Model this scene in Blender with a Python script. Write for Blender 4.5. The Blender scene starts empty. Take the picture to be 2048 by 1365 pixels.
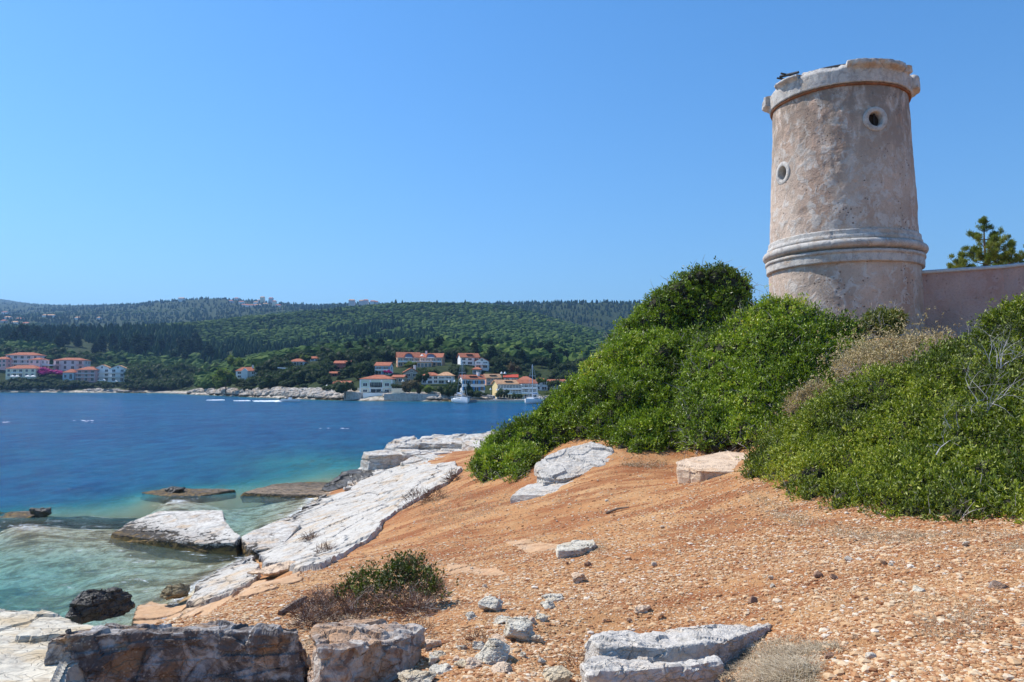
import bpy, bmesh, math, random
import numpy as np
from math import radians, sin, cos, pi, atan, tan, log, exp, sqrt
from mathutils import Vector, Matrix
random.seed(7); RNG = np.random.default_rng(7)
scene = bpy.context.scene; COL = scene.collection

# ------------------------------------------------------------------ camera, sky, sun, exposure
CH = 5.0; F = 26/36*2048; TH = atan(85.5/F)
cam = bpy.data.cameras.new('camera'); cam.lens = 26; cam.sensor_width = 36
cam.clip_start = 0.1; cam.clip_end = 20000
co = bpy.data.objects.new('camera', cam); COL.objects.link(co)
co.location = (0, 0, CH); co.rotation_euler = (pi/2+TH, 0, 0); scene.camera = co
SUN_AZ, SUN_EL = radians(-65), radians(51)       # azimuth measured from +Y, clockwise positive
world = bpy.data.worlds.new('World'); scene.world = world; world.use_nodes = True
wn = world.node_tree; bg = wn.nodes['Background']
sky = wn.nodes.new('ShaderNodeTexSky'); sky.sky_type = 'NISHITA'; sky.sun_disc = False
sky.sun_elevation = SUN_EL; sky.sun_rotation = SUN_AZ
sky.air_density = 1.25; sky.dust_density = 0.25; sky.ozone_density = 3.5; sky.altitude = 0
hs = wn.nodes.new('ShaderNodeHueSaturation'); hs.inputs['Saturation'].default_value = 1.25
wb = wn.nodes.new('ShaderNodeMix'); wb.data_type = 'RGBA'; wb.blend_type = 'MULTIPLY'; wb.inputs[0].default_value = 1; wb.inputs[7].default_value = (.80, .985, 1.12, 1)
wn.links.new(sky.outputs[0], hs.inputs['Color']); wn.links.new(hs.outputs[0], wb.inputs[6]); wn.links.new(wb.outputs[2], bg.inputs[0])
bg.inputs[1].default_value = 0.118
sl = bpy.data.lights.new('sun', 'SUN'); sl.energy = 5.0; sl.angle = radians(0.53); sl.color = (1, 0.95, 0.87)
so = bpy.data.objects.new('sun', sl); COL.objects.link(so)
sd = Vector((sin(SUN_AZ)*cos(SUN_EL), cos(SUN_AZ)*cos(SUN_EL), sin(SUN_EL)))
so.rotation_euler = sd.to_track_quat('Z', 'Y').to_euler(); so.location = (0, 0, 60)
scene.view_settings.view_transform = 'Standard'; scene.view_settings.look = 'None'
scene.view_settings.exposure = 0.38; scene.view_settings.gamma = 1
scene.cycles.max_bounces = 6; scene.cycles.transparent_max_bounces = 12; scene.cycles.volume_bounces = 0

# ------------------------------------------------------------------ layout helpers
def UW(px, py):
    cx, cz = (px-1024)/F, (682.5-py)/F
    y = cos(TH)-sin(TH)*cz; z = sin(TH)+cos(TH)*cz
    return cx/y, z/y
def P(px, py, Y):
    u, w = UW(px, py); return Vector((u*Y, Y, CH+w*Y))
def G(px, py, z=0.0):
    u, w = UW(px, py); Y = (z-CH)/w; return Vector((u*Y, Y, z))

# ------------------------------------------------------------------ noise
def _h(a, b, c, s):
    x = (a*np.uint32(374761393) + b*np.uint32(668265263) + c*np.uint32(2147483647) + np.uint32((s*974634777) & 0xffffffff))
    x = (x ^ (x >> np.uint32(13)))*np.uint32(1274126177); x = x ^ (x >> np.uint32(16))
    x = x*np.uint32(2246822519); x = x ^ (x >> np.uint32(15))
    return x.astype(np.float64)/4294967295.0
def vnoise(p, s=0):
    i = np.floor(p); f = p-i; f = f*f*(3-2*f); i = i.astype(np.int64).astype(np.uint32)
    o = np.uint32(1); X, Y, Z = i[:, 0], i[:, 1], i[:, 2]; r = 0
    for dx in (0, 1):
        wx = f[:, 0] if dx else 1-f[:, 0]
        for dy in (0, 1):
            wy = f[:, 1] if dy else 1-f[:, 1]
            for dz in (0, 1):
                wz = f[:, 2] if dz else 1-f[:, 2]
                r = r + wx*wy*wz*_h(X+np.uint32(dx), Y+np.uint32(dy), Z+np.uint32(dz), s)
    return r*2-1
def fbm(p, sc, oc=4, s=0, g=0.5):
    r = 0; a = 1; t = 0
    for k in range(oc):
        r = r + a*vnoise(p*sc+17.3*k, s+k); t += a; a *= g; sc *= 2.03
    return r/t
def cellnoise(p, sc, s=0):
    """distance to nearest and 2nd nearest feature point, cell random"""
    q = p*sc; i = np.floor(q).astype(np.int64); d1 = np.full(len(p), 9.); d2 = d1.copy(); rr = np.zeros(len(p))
    for dx in (-1, 0, 1):
        for dy in (-1, 0, 1):
            for dz in (-1, 0, 1):
                c = (i+[dx, dy, dz]); u = c.astype(np.uint32)
                f = np.stack([_h(u[:, 0], u[:, 1], u[:, 2], s+k) for k in range(3)], 1)+c
                d = np.linalg.norm(f-q, axis=1); n = d < d1
                d2 = np.where(n, d1, np.minimum(d2, d)); rr = np.where(n, _h(u[:, 0], u[:, 1], u[:, 2], s+5), rr); d1 = np.minimum(d1, d)
    return d1/sc, d2/sc, rr

# ------------------------------------------------------------------ mesh helpers
def mesh(name, V, Fs, mats, attrs=None, mi=None, smooth=False):
    V = np.asarray(V, dtype=np.float32); me = bpy.data.meshes.new(name)
    if not isinstance(Fs, (list, tuple)): Fs = [Fs]
    Fs = [np.asarray(f, dtype=np.int32) for f in Fs if len(f)]
    me.vertices.add(len(V)); me.vertices.foreach_set('co', V.ravel())
    nl = sum(f.size for f in Fs); npoly = sum(len(f) for f in Fs)
    me.loops.add(nl); me.loops.foreach_set('vertex_index', np.concatenate([f.ravel() for f in Fs]))
    me.polygons.add(npoly); tot = np.concatenate([np.full(len(f), f.shape[1]) for f in Fs])
    me.polygons.foreach_set('loop_start', np.concatenate([[0], np.cumsum(tot)[:-1]]).astype(np.int32))
    if mi is not None: me.polygons.foreach_set('material_index', np.asarray(mi, dtype=np.int32))
    if smooth: me.polygons.foreach_set('use_smooth', np.ones(npoly, dtype=bool))
    else: me.polygons.foreach_set('use_smooth', np.zeros(npoly, dtype=bool))
    me.update(calc_edges=True)
    for m in (mats if isinstance(mats, (list, tuple)) else [mats]): me.materials.append(m)
    for k, v in (attrs or {}).items():
        a = me.attributes.new(k, 'FLOAT', 'POINT'); a.data.foreach_set('value', np.asarray(v, dtype=np.float32))
    return me
def link(name, me, parent=None, loc=None):
    o = bpy.data.objects.new(name, me); COL.objects.link(o)
    if parent is not None: o.parent = parent
    if loc is not None: o.location = loc
    return o
def tag(o, label=None, cat=None, group=None, kind=None):
    if label: o['label'] = label
    if cat: o['category'] = cat
    if group: o['group'] = group
    if kind: o['kind'] = kind
    return o
def thing(name, loc, label, cat, group=None, rotz=0):
    o = bpy.data.objects.new(name, None); COL.objects.link(o); o.location = loc; o.rotation_euler = (0, 0, rotz)
    o.empty_display_size = 0.3
    return tag(o, label, cat, group)
def put(name, V, Fs, mats, parent=None, org=None, **k):
    """world-space vertices -> object whose origin is org (or local to parent's location)"""
    V = np.asarray(V, dtype=np.float64)
    if parent is not None and org is None: V = V-np.array(parent.location)
    if org is not None: V = V-np.array(org)
    return link(name, mesh(name, V, Fs, mats, **k), parent, org)
def copy_tree(o, parent=None):
    c = o.copy(); COL.objects.link(c)
    if parent is not None: c.parent = parent
    for ch in list(o.children): copy_tree(ch, c)
    return c
class MB:
    def __init__(s): s.v = []; s.q = []; s.t = []; s.mq = []; s.mt = []
    def add(s, vs, fs, m=0):
        b = len(s.v); s.v += [tuple(v) for v in vs]
        for f in fs:
            f = [b+i for i in f]
            if len(f) == 4: s.q.append(f); s.mq.append(m)
            elif len(f) == 3: s.t.append(f); s.mt.append(m)
            else:
                for k in range(1, len(f)-1): s.t.append([f[0], f[k], f[k+1]]); s.mt.append(m)
    def box(s, x0, x1, y0, y1, z0, z1, m=0):
        s.add([(x0,y0,z0),(x1,y0,z0),(x1,y1,z0),(x0,y1,z0),(x0,y0,z1),(x1,y0,z1),(x1,y1,z1),(x0,y1,z1)],
              [(0,3,2,1),(4,5,6,7),(0,1,5,4),(1,2,6,5),(2,3,7,6),(3,0,4,7)], m)
    def tube(s, pts, rad, n=6, m=0, cap=True):
        pts = [Vector(p) for p in pts]; rs = rad if isinstance(rad, (list, tuple)) else [rad]*len(pts); rings = []
        for i, p in enumerate(pts):
            d = (pts[min(i+1, len(pts)-1)]-pts[max(i-1, 0)])
            if d.length < 1e-9: d = Vector((0, 0, 1))
            d.normalize(); a = d.orthogonal().normalized()
            if abs(d.z) < .95: a = d.cross(Vector((0, 0, 1))).normalized()
            b = d.cross(a); rings.append([p+(a*cos(2*pi*k/n)+b*sin(2*pi*k/n))*rs[i] for k in range(n)])
        vs = [v for r in rings for v in r]; fs = []
        for i in range(len(pts)-1):
            for k in range(n): fs.append((i*n+k, i*n+(k+1)%n, (i+1)*n+(k+1)%n, (i+1)*n+k))
        if cap: fs += [tuple(range(n))[::-1], tuple((len(pts)-1)*n+k for k in range(n))]
        s.add(vs, fs, m)
    def obj(s, name, mats, parent=None, loc=None, smooth=False):
        return link(name, mesh(name, s.v, [f for f in (s.q, s.t) if f], mats, mi=s.mq+s.mt, smooth=smooth), parent, loc)
def ico(sub):
    bm = bmesh.new(); bmesh.ops.create_icosphere(bm, subdivisions=sub, radius=1)
    V = np.array([v.co for v in bm.verts]); T = np.array([[v.index for v in f.verts] for f in bm.faces]); bm.free(); return V, T
ICO = {k: ico(k) for k in (1, 2, 3, 4)}
def grid_faces(nr, nc):
    i = np.arange(nr-1)[:, None]*nc+np.arange(nc-1)[None, :]
    return np.stack([i, i+1, i+nc+1, i+nc], -1).reshape(-1, 4)
def stamp(V, T, pos, scl, rot=None):
    """many transformed copies merged: pos (n,3), scl (n,3), rotation angle about z (n)"""
    n = len(pos); W = V[None]*scl[:, None, :]
    if rot is not None:
        c, s_ = np.cos(rot)[:, None], np.sin(rot)[:, None]
        W = np.stack([W[..., 0]*c-W[..., 1]*s_, W[..., 0]*s_+W[..., 1]*c, W[..., 2]], -1)
    W = W+pos[:, None, :]
    return W.reshape(-1, 3), (T[None]+(np.arange(n)*len(V))[:, None, None]).reshape(-1, T.shape[1])
def sdist(poly, X, Y):
    """signed distance to polygon, positive inside"""
    pl = np.array(poly, dtype=float); d = np.full(X.shape, 1e9); ins = np.zeros(X.shape, bool); n = len(pl)
    for i in range(n):
        a, b = pl[i], pl[(i+1) % n]; e = b-a; L = max((e**2).sum(), 1e-12)
        t = np.clip(((X-a[0])*e[0]+(Y-a[1])*e[1])/L, 0, 1)
        d = np.minimum(d, np.hypot(X-a[0]-t*e[0], Y-a[1]-t*e[1]))
        c = ((a[1] > Y) != (b[1] > Y)) & (X < (b[0]-a[0])*(Y-a[1])/((b[1]-a[1]) if b[1] != a[1] else 1e-9)+a[0])
        ins ^= c
    return np.where(ins, d, -d)

# ------------------------------------------------------------------ materials
def M(name, rough=0.8, spec=0.3):
    m = bpy.data.materials.new(name); m.use_nodes = True; nt = m.node_tree; b = nt.nodes['Principled BSDF']
    b.inputs['Roughness'].default_value = rough; b.inputs['Specular IOR Level'].default_value = spec
    return m, nt, b
class N:
    def __init__(s, nt): s.nt = nt; s.tc = None
    def new(s, t, **k):
        n = s.nt.nodes.new(t)
        for a, v in k.items(): setattr(n, a, v)
        return n
    def L(s, a, b): s.nt.links.new(a, b)
    def pos(s):
        if not s.tc: s.tc = s.new('ShaderNodeNewGeometry')
        return s.tc.outputs['Position']
    def mapped(s, sc):
        m = s.new('ShaderNodeMapping'); m.inputs['Scale'].default_value = sc; s.L(s.pos(), m.inputs[0]); return m.outputs[0]
    def noise(s, scale, detail=4, rough=.55, vec=None, dist=0):
        n = s.new('ShaderNodeTexNoise'); n.inputs['Scale'].default_value = scale; n.inputs['Detail'].default_value = detail
        n.inputs['Roughness'].default_value = rough; n.inputs['Distortion'].default_value = dist
        s.L(vec or s.pos(), n.inputs['Vector']); return n.outputs['Fac']
    def vor(s, scale, feat='F1', vec=None, out='Distance', rnd=1):
        n = s.new('ShaderNodeTexVoronoi'); n.feature = feat; n.inputs['Scale'].default_value = scale; n.inputs['Randomness'].default_value = rnd
        s.L(vec or s.pos(), n.inputs['Vector']); return n.outputs[out]
    def ramp(s, fac, stops, interp='LINEAR'):
        r = s.new('ShaderNodeValToRGB'); e = r.color_ramp.elements; r.color_ramp.interpolation = interp
        while len(e) < len(stops): e.new(0.5)
        for i, (p, c) in enumerate(stops):
            e[i].position = p; c = (c, c, c) if isinstance(c, (int, float)) else c; e[i].color = (*c, 1)
        s.L(fac, r.inputs[0]); return r.outputs[0]
    def mix(s, f, a, b, mode='MIX'):
        m = s.new('ShaderNodeMix'); m.data_type = 'RGBA'; m.blend_type = mode
        for sock, v in ((m.inputs[0], f), (m.inputs[6], a), (m.inputs[7], b)):
            if isinstance(v, (int, float)): sock.default_value = v if sock == m.inputs[0] else (v, v, v, 1)
            elif isinstance(v, tuple): sock.default_value = (*v, 1)
            else: s.L(v, sock)
        return m.outputs[2]
    def math(s, op, a, b=0.0, clamp=False):
        m = s.new('ShaderNodeMath'); m.operation = op; m.use_clamp = clamp
        for sock, v in ((m.inputs[0], a), (m.inputs[1], b)):
            if isinstance(v, (int, float)): sock.default_value = v
            else: s.L(v, sock)
        return m.outputs[0]
    def attr(s, name):
        a = s.new('ShaderNodeAttribute'); a.attribute_name = name; return a.outputs['Fac']
    def bump(s, h, strength=.5, dist=.02, nrm=None):
        b = s.new('ShaderNodeBump'); b.inputs['Strength'].default_value = strength; b.inputs['Distance'].default_value = dist
        s.L(h, b.inputs['Height'])
        if nrm is not None: s.L(nrm, b.inputs['Normal'])
        return b.outputs[0]
def flat(name, col, rough=.7, var=.12, sc=3., spec=.3, metal=0, bump=0, bsc=20):
    m, nt, b = M(name, rough, spec); n = N(nt); b.inputs['Metallic'].default_value = metal
    c = n.ramp(n.noise(sc, 4), [(.3, tuple(x*(1-var) for x in col)), (.7, tuple(min(1, x*(1+var)) for x in col))])
    n.L(c, b.inputs['Base Color'])
    if bump: n.L(n.bump(n.noise(bsc, 4), bump, .02), b.inputs['Normal'])
    return m
def leafmat(name, cols, rough=.45, trans=.25, spec=.4, gnoise=None):
    m, nt, b = M(name, rough, spec); n = N(nt)
    c = n.ramp(n.attr('rnd'), cols)
    if gnoise:
        c = n.mix(n.ramp(n.noise(gnoise[0], 3), [(.42, 0.), (.62, 1.)]), c, gnoise[1], 'MULTIPLY')
    n.L(c, b.inputs['Base Color'])
    if trans:
        t = n.new('ShaderNodeBsdfTranslucent'); n.L(n.mix(1., c, (1.3, 1.5, .6), 'MULTIPLY'), t.inputs[0])
        mx = n.new('ShaderNodeMixShader'); mx.inputs[0].default_value = trans
        n.L(b.outputs[0], mx.inputs[1]); n.L(t.outputs[0], mx.inputs[2]); n.L(mx.outputs[0], nt.nodes['Material Output'].inputs[0])
    return m
def rockmat(name, base, dark, tan, tanf=.5, darkf=.4, crack=.6, sc=1., streak=(1, 1, 1), wet=None, lichen=0):
    """weathered limestone: base tone, dark weathering patches, tan iron stains, dark crack lines"""
    m, nt, b = M(name, .88, .25); n = N(nt)
    v = n.mapped(tuple(sc*x for x in streak))
    f1 = n.noise(1.6, 8, .62, v); f2 = n.noise(4.2, 8, .65, v, .6); f3 = n.noise(28, 6, .7, v)
    c = n.mix(n.ramp(f3, [(.3, .0), (.75, 1.)]), tuple(x*.82 for x in base), tuple(min(.9, x*1.1) for x in base))
    c = n.mix(n.ramp(f2, [(.62-darkf*.3, 0.), (.78-darkf*.3, .85)]), c, dark)
    c = n.mix(n.ramp(f1, [(.66-tanf*.3, 0.), (.8-tanf*.3, .8)]), c, tan)
    w = n.new('ShaderNodeVectorMath'); w.operation = 'ADD'; nv = n.new('ShaderNodeTexNoise'); nv.inputs['Scale'].default_value = 3
    n.L(v, nv.inputs['Vector']); sc2 = n.new('ShaderNodeVectorMath'); sc2.operation = 'SCALE'; sc2.inputs['Scale'].default_value = .35
    n.L(nv.outputs['Color'], sc2.inputs[0]); n.L(v, w.inputs[0]); n.L(sc2.outputs[0], w.inputs[1])
    cr = n.vor(2.3, 'DISTANCE_TO_EDGE', w.outputs[0]); cr2 = n.vor(7., 'DISTANCE_TO_EDGE', w.outputs[0])
    ck = n.math('MULTIPLY', n.ramp(cr, [(.0, 0.), (.022, 1.)]), n.ramp(cr2, [(.0, .45), (.03, 1.)]))
    gate = n.ramp(f1, [(.44, 1.), (.54, 0.)])
    ck = n.math('MAXIMUM', ck, gate)
    c = n.mix(n.math('MULTIPLY', n.math('SUBTRACT', 1., ck), crack), c, tuple(x*.28 for x in dark))
    if lichen:
        c = n.mix(n.ramp(n.vor(22, 'F1', v), [(.0, 1.), (.24, .9), (.3, 0.)]), c, n.mix(n.ramp(n.noise(5, 3, .5, v), [(.50, 0.), (.56, lichen)]), c, (.5, .42, .33)))
    if wet:                                                         # dark wet/algae band close to the sea
        sp = n.new('ShaderNodeSeparateXYZ'); n.L(n.pos(), sp.inputs[0])
        h = n.math('ADD', sp.outputs[2], n.math('MULTIPLY', n.math('SUBTRACT', f2, .5), .9))
        r = n.new('ShaderNodeMapRange'); r.inputs['From Min'].default_value = wet[0]; r.inputs['From Max'].default_value = wet[1]; n.L(h, r.inputs[0])
        c = n.mix(n.ramp(r.outputs[0], [(0., (.20, .13, .045)), (.3, (.10, .068, .03)), (.55, (.028, .024, .02)), (.8, (.09, .085, .08)), (1., (1., 1., 1.))]), c,
                  c) if False else n.mix(n.ramp(r.outputs[0], [(.75, 1.), (1., 0.)]), c, n.ramp(r.outputs[0], [(0., (.24, .15, .05)), (.3, (.13, .085, .035)), (.6, (.035, .03, .025)), (.9, (.08, .07, .06))]))
    n.L(c, b.inputs['Base Color'])
    h = n.math('ADD', n.math('MULTIPLY', f3, .35), n.math('MULTIPLY', f2, .8))
    h = n.math('ADD', h, n.math('MULTIPLY', ck, .45))
    n.L(n.bump(h, .75, .035), b.inputs['Normal'])
    return m

# ------------------------------------------------------------------ interpolated terrain
class Terr:
    def __init__(s, pts, a, b, c):
        p = np.array([(u*a, log(Y)*b, w) for u, Y, w in pts]); s.p = p; s.a, s.b, s.c = a, b, c
        d = np.sqrt(((p[:, None, :2]-p[None, :, :2])**2).sum(-1)+c*c)
        s.m = p[:, 2].mean(); s.k = np.linalg.solve(d-np.eye(len(p))*c*.35, p[:, 2]-s.m)
    def w(s, u, Y):
        X = u*s.a; L = np.log(Y)*s.b; r = np.full(X.shape, s.m)
        for (px, pl, _), k in zip(s.p, s.k): r = r+k*np.sqrt((X-px)**2+(L-pl)**2+s.c**2)
        return r

# ---- near headland
nc = []
def cp(px, py, Y): u, w = UW(px, py); nc.append((u, Y, w))
def cz(x, Y, z): nc.append((x/Y, Y, (z-CH)/Y))
for a in [(1024,1365,4.0),(1250,1400,4.55),(1400,1395,4.6),(1300,1400,4.2),(1600,1365,3.85),(2048,1365,3.5),(1300,1150,8),(1600,1150,6.5),(1600,1000,10.9),
          (2048,1040,7.6),(2048,1200,4.8),(1800,1045,8.6),(1024,1250,6),(1150,1090,11.5),(1024,1130,10.5),(1300,1000,14),(1400,915,18.8),(1500,960,13),
          (950,958,22.5),(1040,990,18),(1230,935,17.5),(900,1100,13),(840,1005,21),(700,1100,17),(700,1200,9.3),(600,1150,13.5),(500,1165,12),
          (500,1430,4.5),(700,1430,4.5),(560,1240,7.4),(420,1245,7.0),(300,1245,7.6),(840,1400,4.4),(450,1225,9),
          (700,1050,22),(800,995,26),(650,1110,18.7),(860,960,28),(800,960,31),(560,1110,20.5),(960,925,30),(960,900,38),(850,900,40),(1100,890,30)]: cp(*a)
# below the near left rocks the bank drops to the sea
for a in [(-3.2,4.5,2.7),(-4.5,6.5,1.6),(-6,8.5,.9),(-6.5,11,.3),(-8,6,.6),(-12,8,-.1),(-6.2,13.5,.25),(-5.6,15,.6),(-9,12,-.35),(-8.6,15,-.4),(-12,15,-.7),(-20,12,-1.2),(-30,14,-3)]: cz(*a)
for px, py, z in [(365,1195,.02),(440,1150,.02),(505,1115,.0),(545,1060,.0),(600,1025,0),(640,1000,.0)]:
    g = G(px, py, 0); cz(g.x, g.y, z)
for px, py, z in [(0,1200,-.8),(120,1195,-.6),(260,1170,-.45),(350,1140,-.35),(100,1130,-.7),(0,1100,-.7),(240,1100,-.3),(430,1120,-.22),(0,1065,-.28),(120,1065,-.25),(0,1040,-.25),(100,1040,-.25),
                  (200,1045,-.15),(330,1060,-.4),(480,1070,-.5),(520,1040,-.2),(560,1020,-.25),(430,1000,-.22),(330,990,-.25),(290,1005,-.28),(360,1010,-.28),(250,1005,-2.4),(100,1012,-2.8),
                  (600,985,-.12),(560,980,-.10),(640,972,-.08),(480,985,-.8),(500,1010,-.7),(650,955,-.9),(560,950,-3.2),(700,945,-1.6),(690,925,-3.2),(640,930,-2.6),(600,915,-3.5),
                  (400,962,-6),(250,975,-7),(100,990,-8),(0,1000,-8),(500,930,-4),(0,950,-8),(250,930,-8),(450,900,-8),(650,880,-8),(800,850,-7),(950,845,-6),(1100,845,-5)]:
    g = G(px, py, 0); cz(g.x, g.y, z)
for a in [(0,2.5,3.42),(2.5,2.5,3.62),(-2,2.5,3.1),(8,2.5,4.1),(-7,2.5,1.2),(-20,2.5,-1.),(20,2.5,5)]: cz(*a)
# hill under the shrubs up to the tower
for a in [(3.2,20,3.6),(2.5,23,4.0),(6,22,5.2),(6,26,6.0),(9,22,6.0),(11,22,6.4),(11,27,6.6),(16,22,6.4),(16,28,6.6),(6.5,17,4.0),(9,17,5.0),(6,12,3.8),(8,10,4.2),(9,13,4.9),(12,14,5.6),
          (3,30,4.2),(0,30,2.7),(0,40,1.5),(4,40,3),(10,40,5),(20,40,6.4),(30,30,7.2),(40,50,6),(30,12,6.5),(20,60,3),(5,55,-2),(40,75,2),(-5,50,-4),(0,75,-7),(-30,60,-8),(-60,40,-8),(-60,75,-8),(60,75,0)]: cz(*a)
NT = Terr(nc, 1.6, 1.0, .05)
def near_z(x, y):
    Y = np.maximum(y, 2.5); z = CH+NT.w(x/Y, Y)*Y
    p = np.stack([x, y, 0*x], 1)
    fade = np.clip((z+.3)/1., .35, 1.); z = z+fbm(p, .33, 3, 9)*.45*np.clip(-z*1.5, 0, 1)
    return z+(fbm(p, .5, 4, 3)*.10+fbm(p, 2.6, 4, 8)*.032+fbm(p, 9., 2, 18)*.012)*fade
def nz(x, y): return float(near_z(np.array([float(x)]), np.array([float(y)]))[0])
def on(px, py, guess=10):
    """point where the line of sight meets the near ground"""
    u, w = UW(px, py); Y = np.linspace(2.6, 45, 1500); z = near_z(u*Y, Y); h = CH+w*Y-z
    k = np.argmax(h < 0); k = k if h[k] < 0 else len(Y)-1
    return Vector((u*Y[k], Y[k], z[k]))
yy = np.concatenate([np.linspace(-14, 2.5, 40), np.exp(np.linspace(log(2.55), log(80), 470))])
xx = np.sinh(np.linspace(-1, 1, 640)*4.6); xx = xx/xx.max()*62
XX, YY = np.meshgrid(xx, yy); ZZ = near_z(XX.ravel(), YY.ravel())
gV = np.stack([XX.ravel(), YY.ravel(), ZZ], 1)

m_ground, nt, b = M('orange_earth', .95, .15); n = N(nt)
big = n.noise(.55, 5, .55); mid = n.noise(2.6, 6, .65, None, .4); fine = n.noise(34, 8, .75); streak = n.noise(1., 6, .65, n.mapped((.5, 1.9, 1)), .5)
c = n.ramp(big, [(.34, (.34, .125, .045)), (.5, (.46, .215, .085)), (.68, (.55, .32, .15))])
c = n.mix(n.ramp(mid, [(.40, 0.), (.66, .8)]), c, (.50, .29, .135))
c = n.mix(n.ramp(streak, [(.47, 0.), (.60, .9)]), c, (.27, .085, .03))
peb = n.vor(38, 'F1', None, 'Distance'); pc = n.vor(38, 'F1', None, 'Color')
sep = n.new('ShaderNodeSeparateColor'); n.L(pc, sep.inputs[0])
pm = n.math('MULTIPLY', n.ramp(peb, [(.26, 1.), (.36, 0.)]), n.ramp(sep.outputs[0], [(.52, 0.), (.56, 1.)]))
c = n.mix(n.math('MULTIPLY', pm, .85), c, n.ramp(sep.outputs[1], [(0., (.54, .33, .17)), (.5, (.62, .45, .27)), (1., (.32, .15, .07))]))
peb2 = n.vor(90, 'F1'); c = n.mix(n.ramp(peb2, [(.2, .4), (.36, 0.)]), c, (.70, .46, .26))
c = n.mix(n.ramp(fine, [(.34, .6), (.48, 0.)]), c, (.27, .115, .045))
seab = n.ramp(n.noise(.7, 8, .7, n.mapped((.6, 1.2, 1)), 1.0), [(.38, (.15, .115, .06)), (.45, (.36, .26, .13)), (.51, (.66, .60, .44)), (.7, (.82, .80, .70))])
seab = n.mix(n.ramp(n.noise(4, 6, .75), [(.44, .5), (.54, 0.)]), seab, (.11, .08, .035))
sp = n.new('ShaderNodeSeparateXYZ'); n.L(n.pos(), sp.inputs[0])
hh = n.math('ADD', sp.outputs[2], n.math('MULTIPLY', n.math('SUBTRACT', mid, .5), .5))
c = n.mix(n.ramp(n.math('ADD', hh, .3), [(.3, 0.), (.5, 1.)]), seab, c)
n.L(c, b.inputs['Base Color'])
hgt = n.math('ADD', n.math('MULTIPLY', pm, .6), n.math('ADD', n.math('MULTIPLY', fine, .8), n.math('MULTIPLY', mid, 1.2)))
n.L(n.bump(hgt, .8, .03), b.inputs['Normal'])
tag(link('ground', mesh('ground', gV, grid_faces(len(yy), len(xx)), m_ground, smooth=True)), kind='structure')

# ---- far shore and hills
fcs = []
def fp(px, py, Y): u, w = UW(px, py); fcs.append((u, Y, w))
SHORE = [(-500,785),(-200,785),(0,785),(130,785.5),(260,786),(335,787),(380,789),(430,791),(480,793.5),(540,796),(600,798),(650,800),(700,801),(800,802),(900,803),(1000,803),(1100,803),(1300,803),(1700,803),(2300,803)]
for px, py in SHORE:
    g = G(px, py, 0); u, w = UW(px, py); fcs.append((u, g.y, w))
    for k, z in ((.93, -3.), (.7, -6.), (.4, -8.)): fcs.append((u, g.y*k, (z-CH)/(g.y*k)))
for a in [(410,782,338),(440,780,322),(480,780,300),(540,783,266),(620,786,243),(700,789,226),(800,792,218),(870,793,216),
          (0,768,445),(60,767,445),(130,766,445),(250,768,440),(320,776,437),(365,777,420),(395,777,365),
          (0,700,540),(100,698,560),(200,703,600),(300,700,600),(0,668,700),(150,668,700),(300,664,750),(400,650,850),(500,638,900),(620,627,950),(750,615,1000),
          (850,609,1000),(950,611,1000),(1040,622,1000),(1100,640,950),(1200,668,900),(1290,690,850),(1500,715,800),(2000,730,800),(-300,665,700),(-600,660,700),
          (1000,613,1400),(1100,609,1400),(1200,605,1400),(1290,610,1400),(1400,618,1400),(1700,625,1400),(2200,630,1400),(1200,674,1100),(1400,690,1050),
          (120,624,2000),(200,618,2000),(300,609,2000),(400,599,2000),(450,600,2000),(520,604,2000),(580,614,2000),(640,613,2000),(720,609,2000),(1300,650,2000),(2000,650,2000),
          (150,668,1100),(300,664,1200),(500,650,1200),(0,668,1000),(0,638,1500),(100,636,1500),(150,642,1400),(300,630,1600),(450,618,1750),(0,634,1800),(0,632,2000),(-400,630,1800),
          (-500,580,4500),(0,598,4500),(40,606,4500),(70,615,4500),(120,628,4500),(200,640,4500),(400,645,4500),(800,650,4500),(1300,655,4500),(2000,655,4500),(-500,660,8000),(500,700,8000),(2000,700,8000),
          (300,772,442),(250,745,500),(350,725,560),(450,705,600),(450,745,400),(410,765,380),(520,742,340),(400,775,350),(840,712,350),(960,715,350),(700,705,450),(850,697,450),(1000,697,450),(1150,708,480),
          (700,672,650),(850,662,700),(1000,655,700),(450,675,700),(330,690,650),(1130,738,320),(1125,722,380),(1180,739,320),(1180,720,380),(1090,748,300),(560,745,300),(600,768,262),(650,765,255),(740,768,240),(560,770,275)]: fp(*a)

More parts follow.
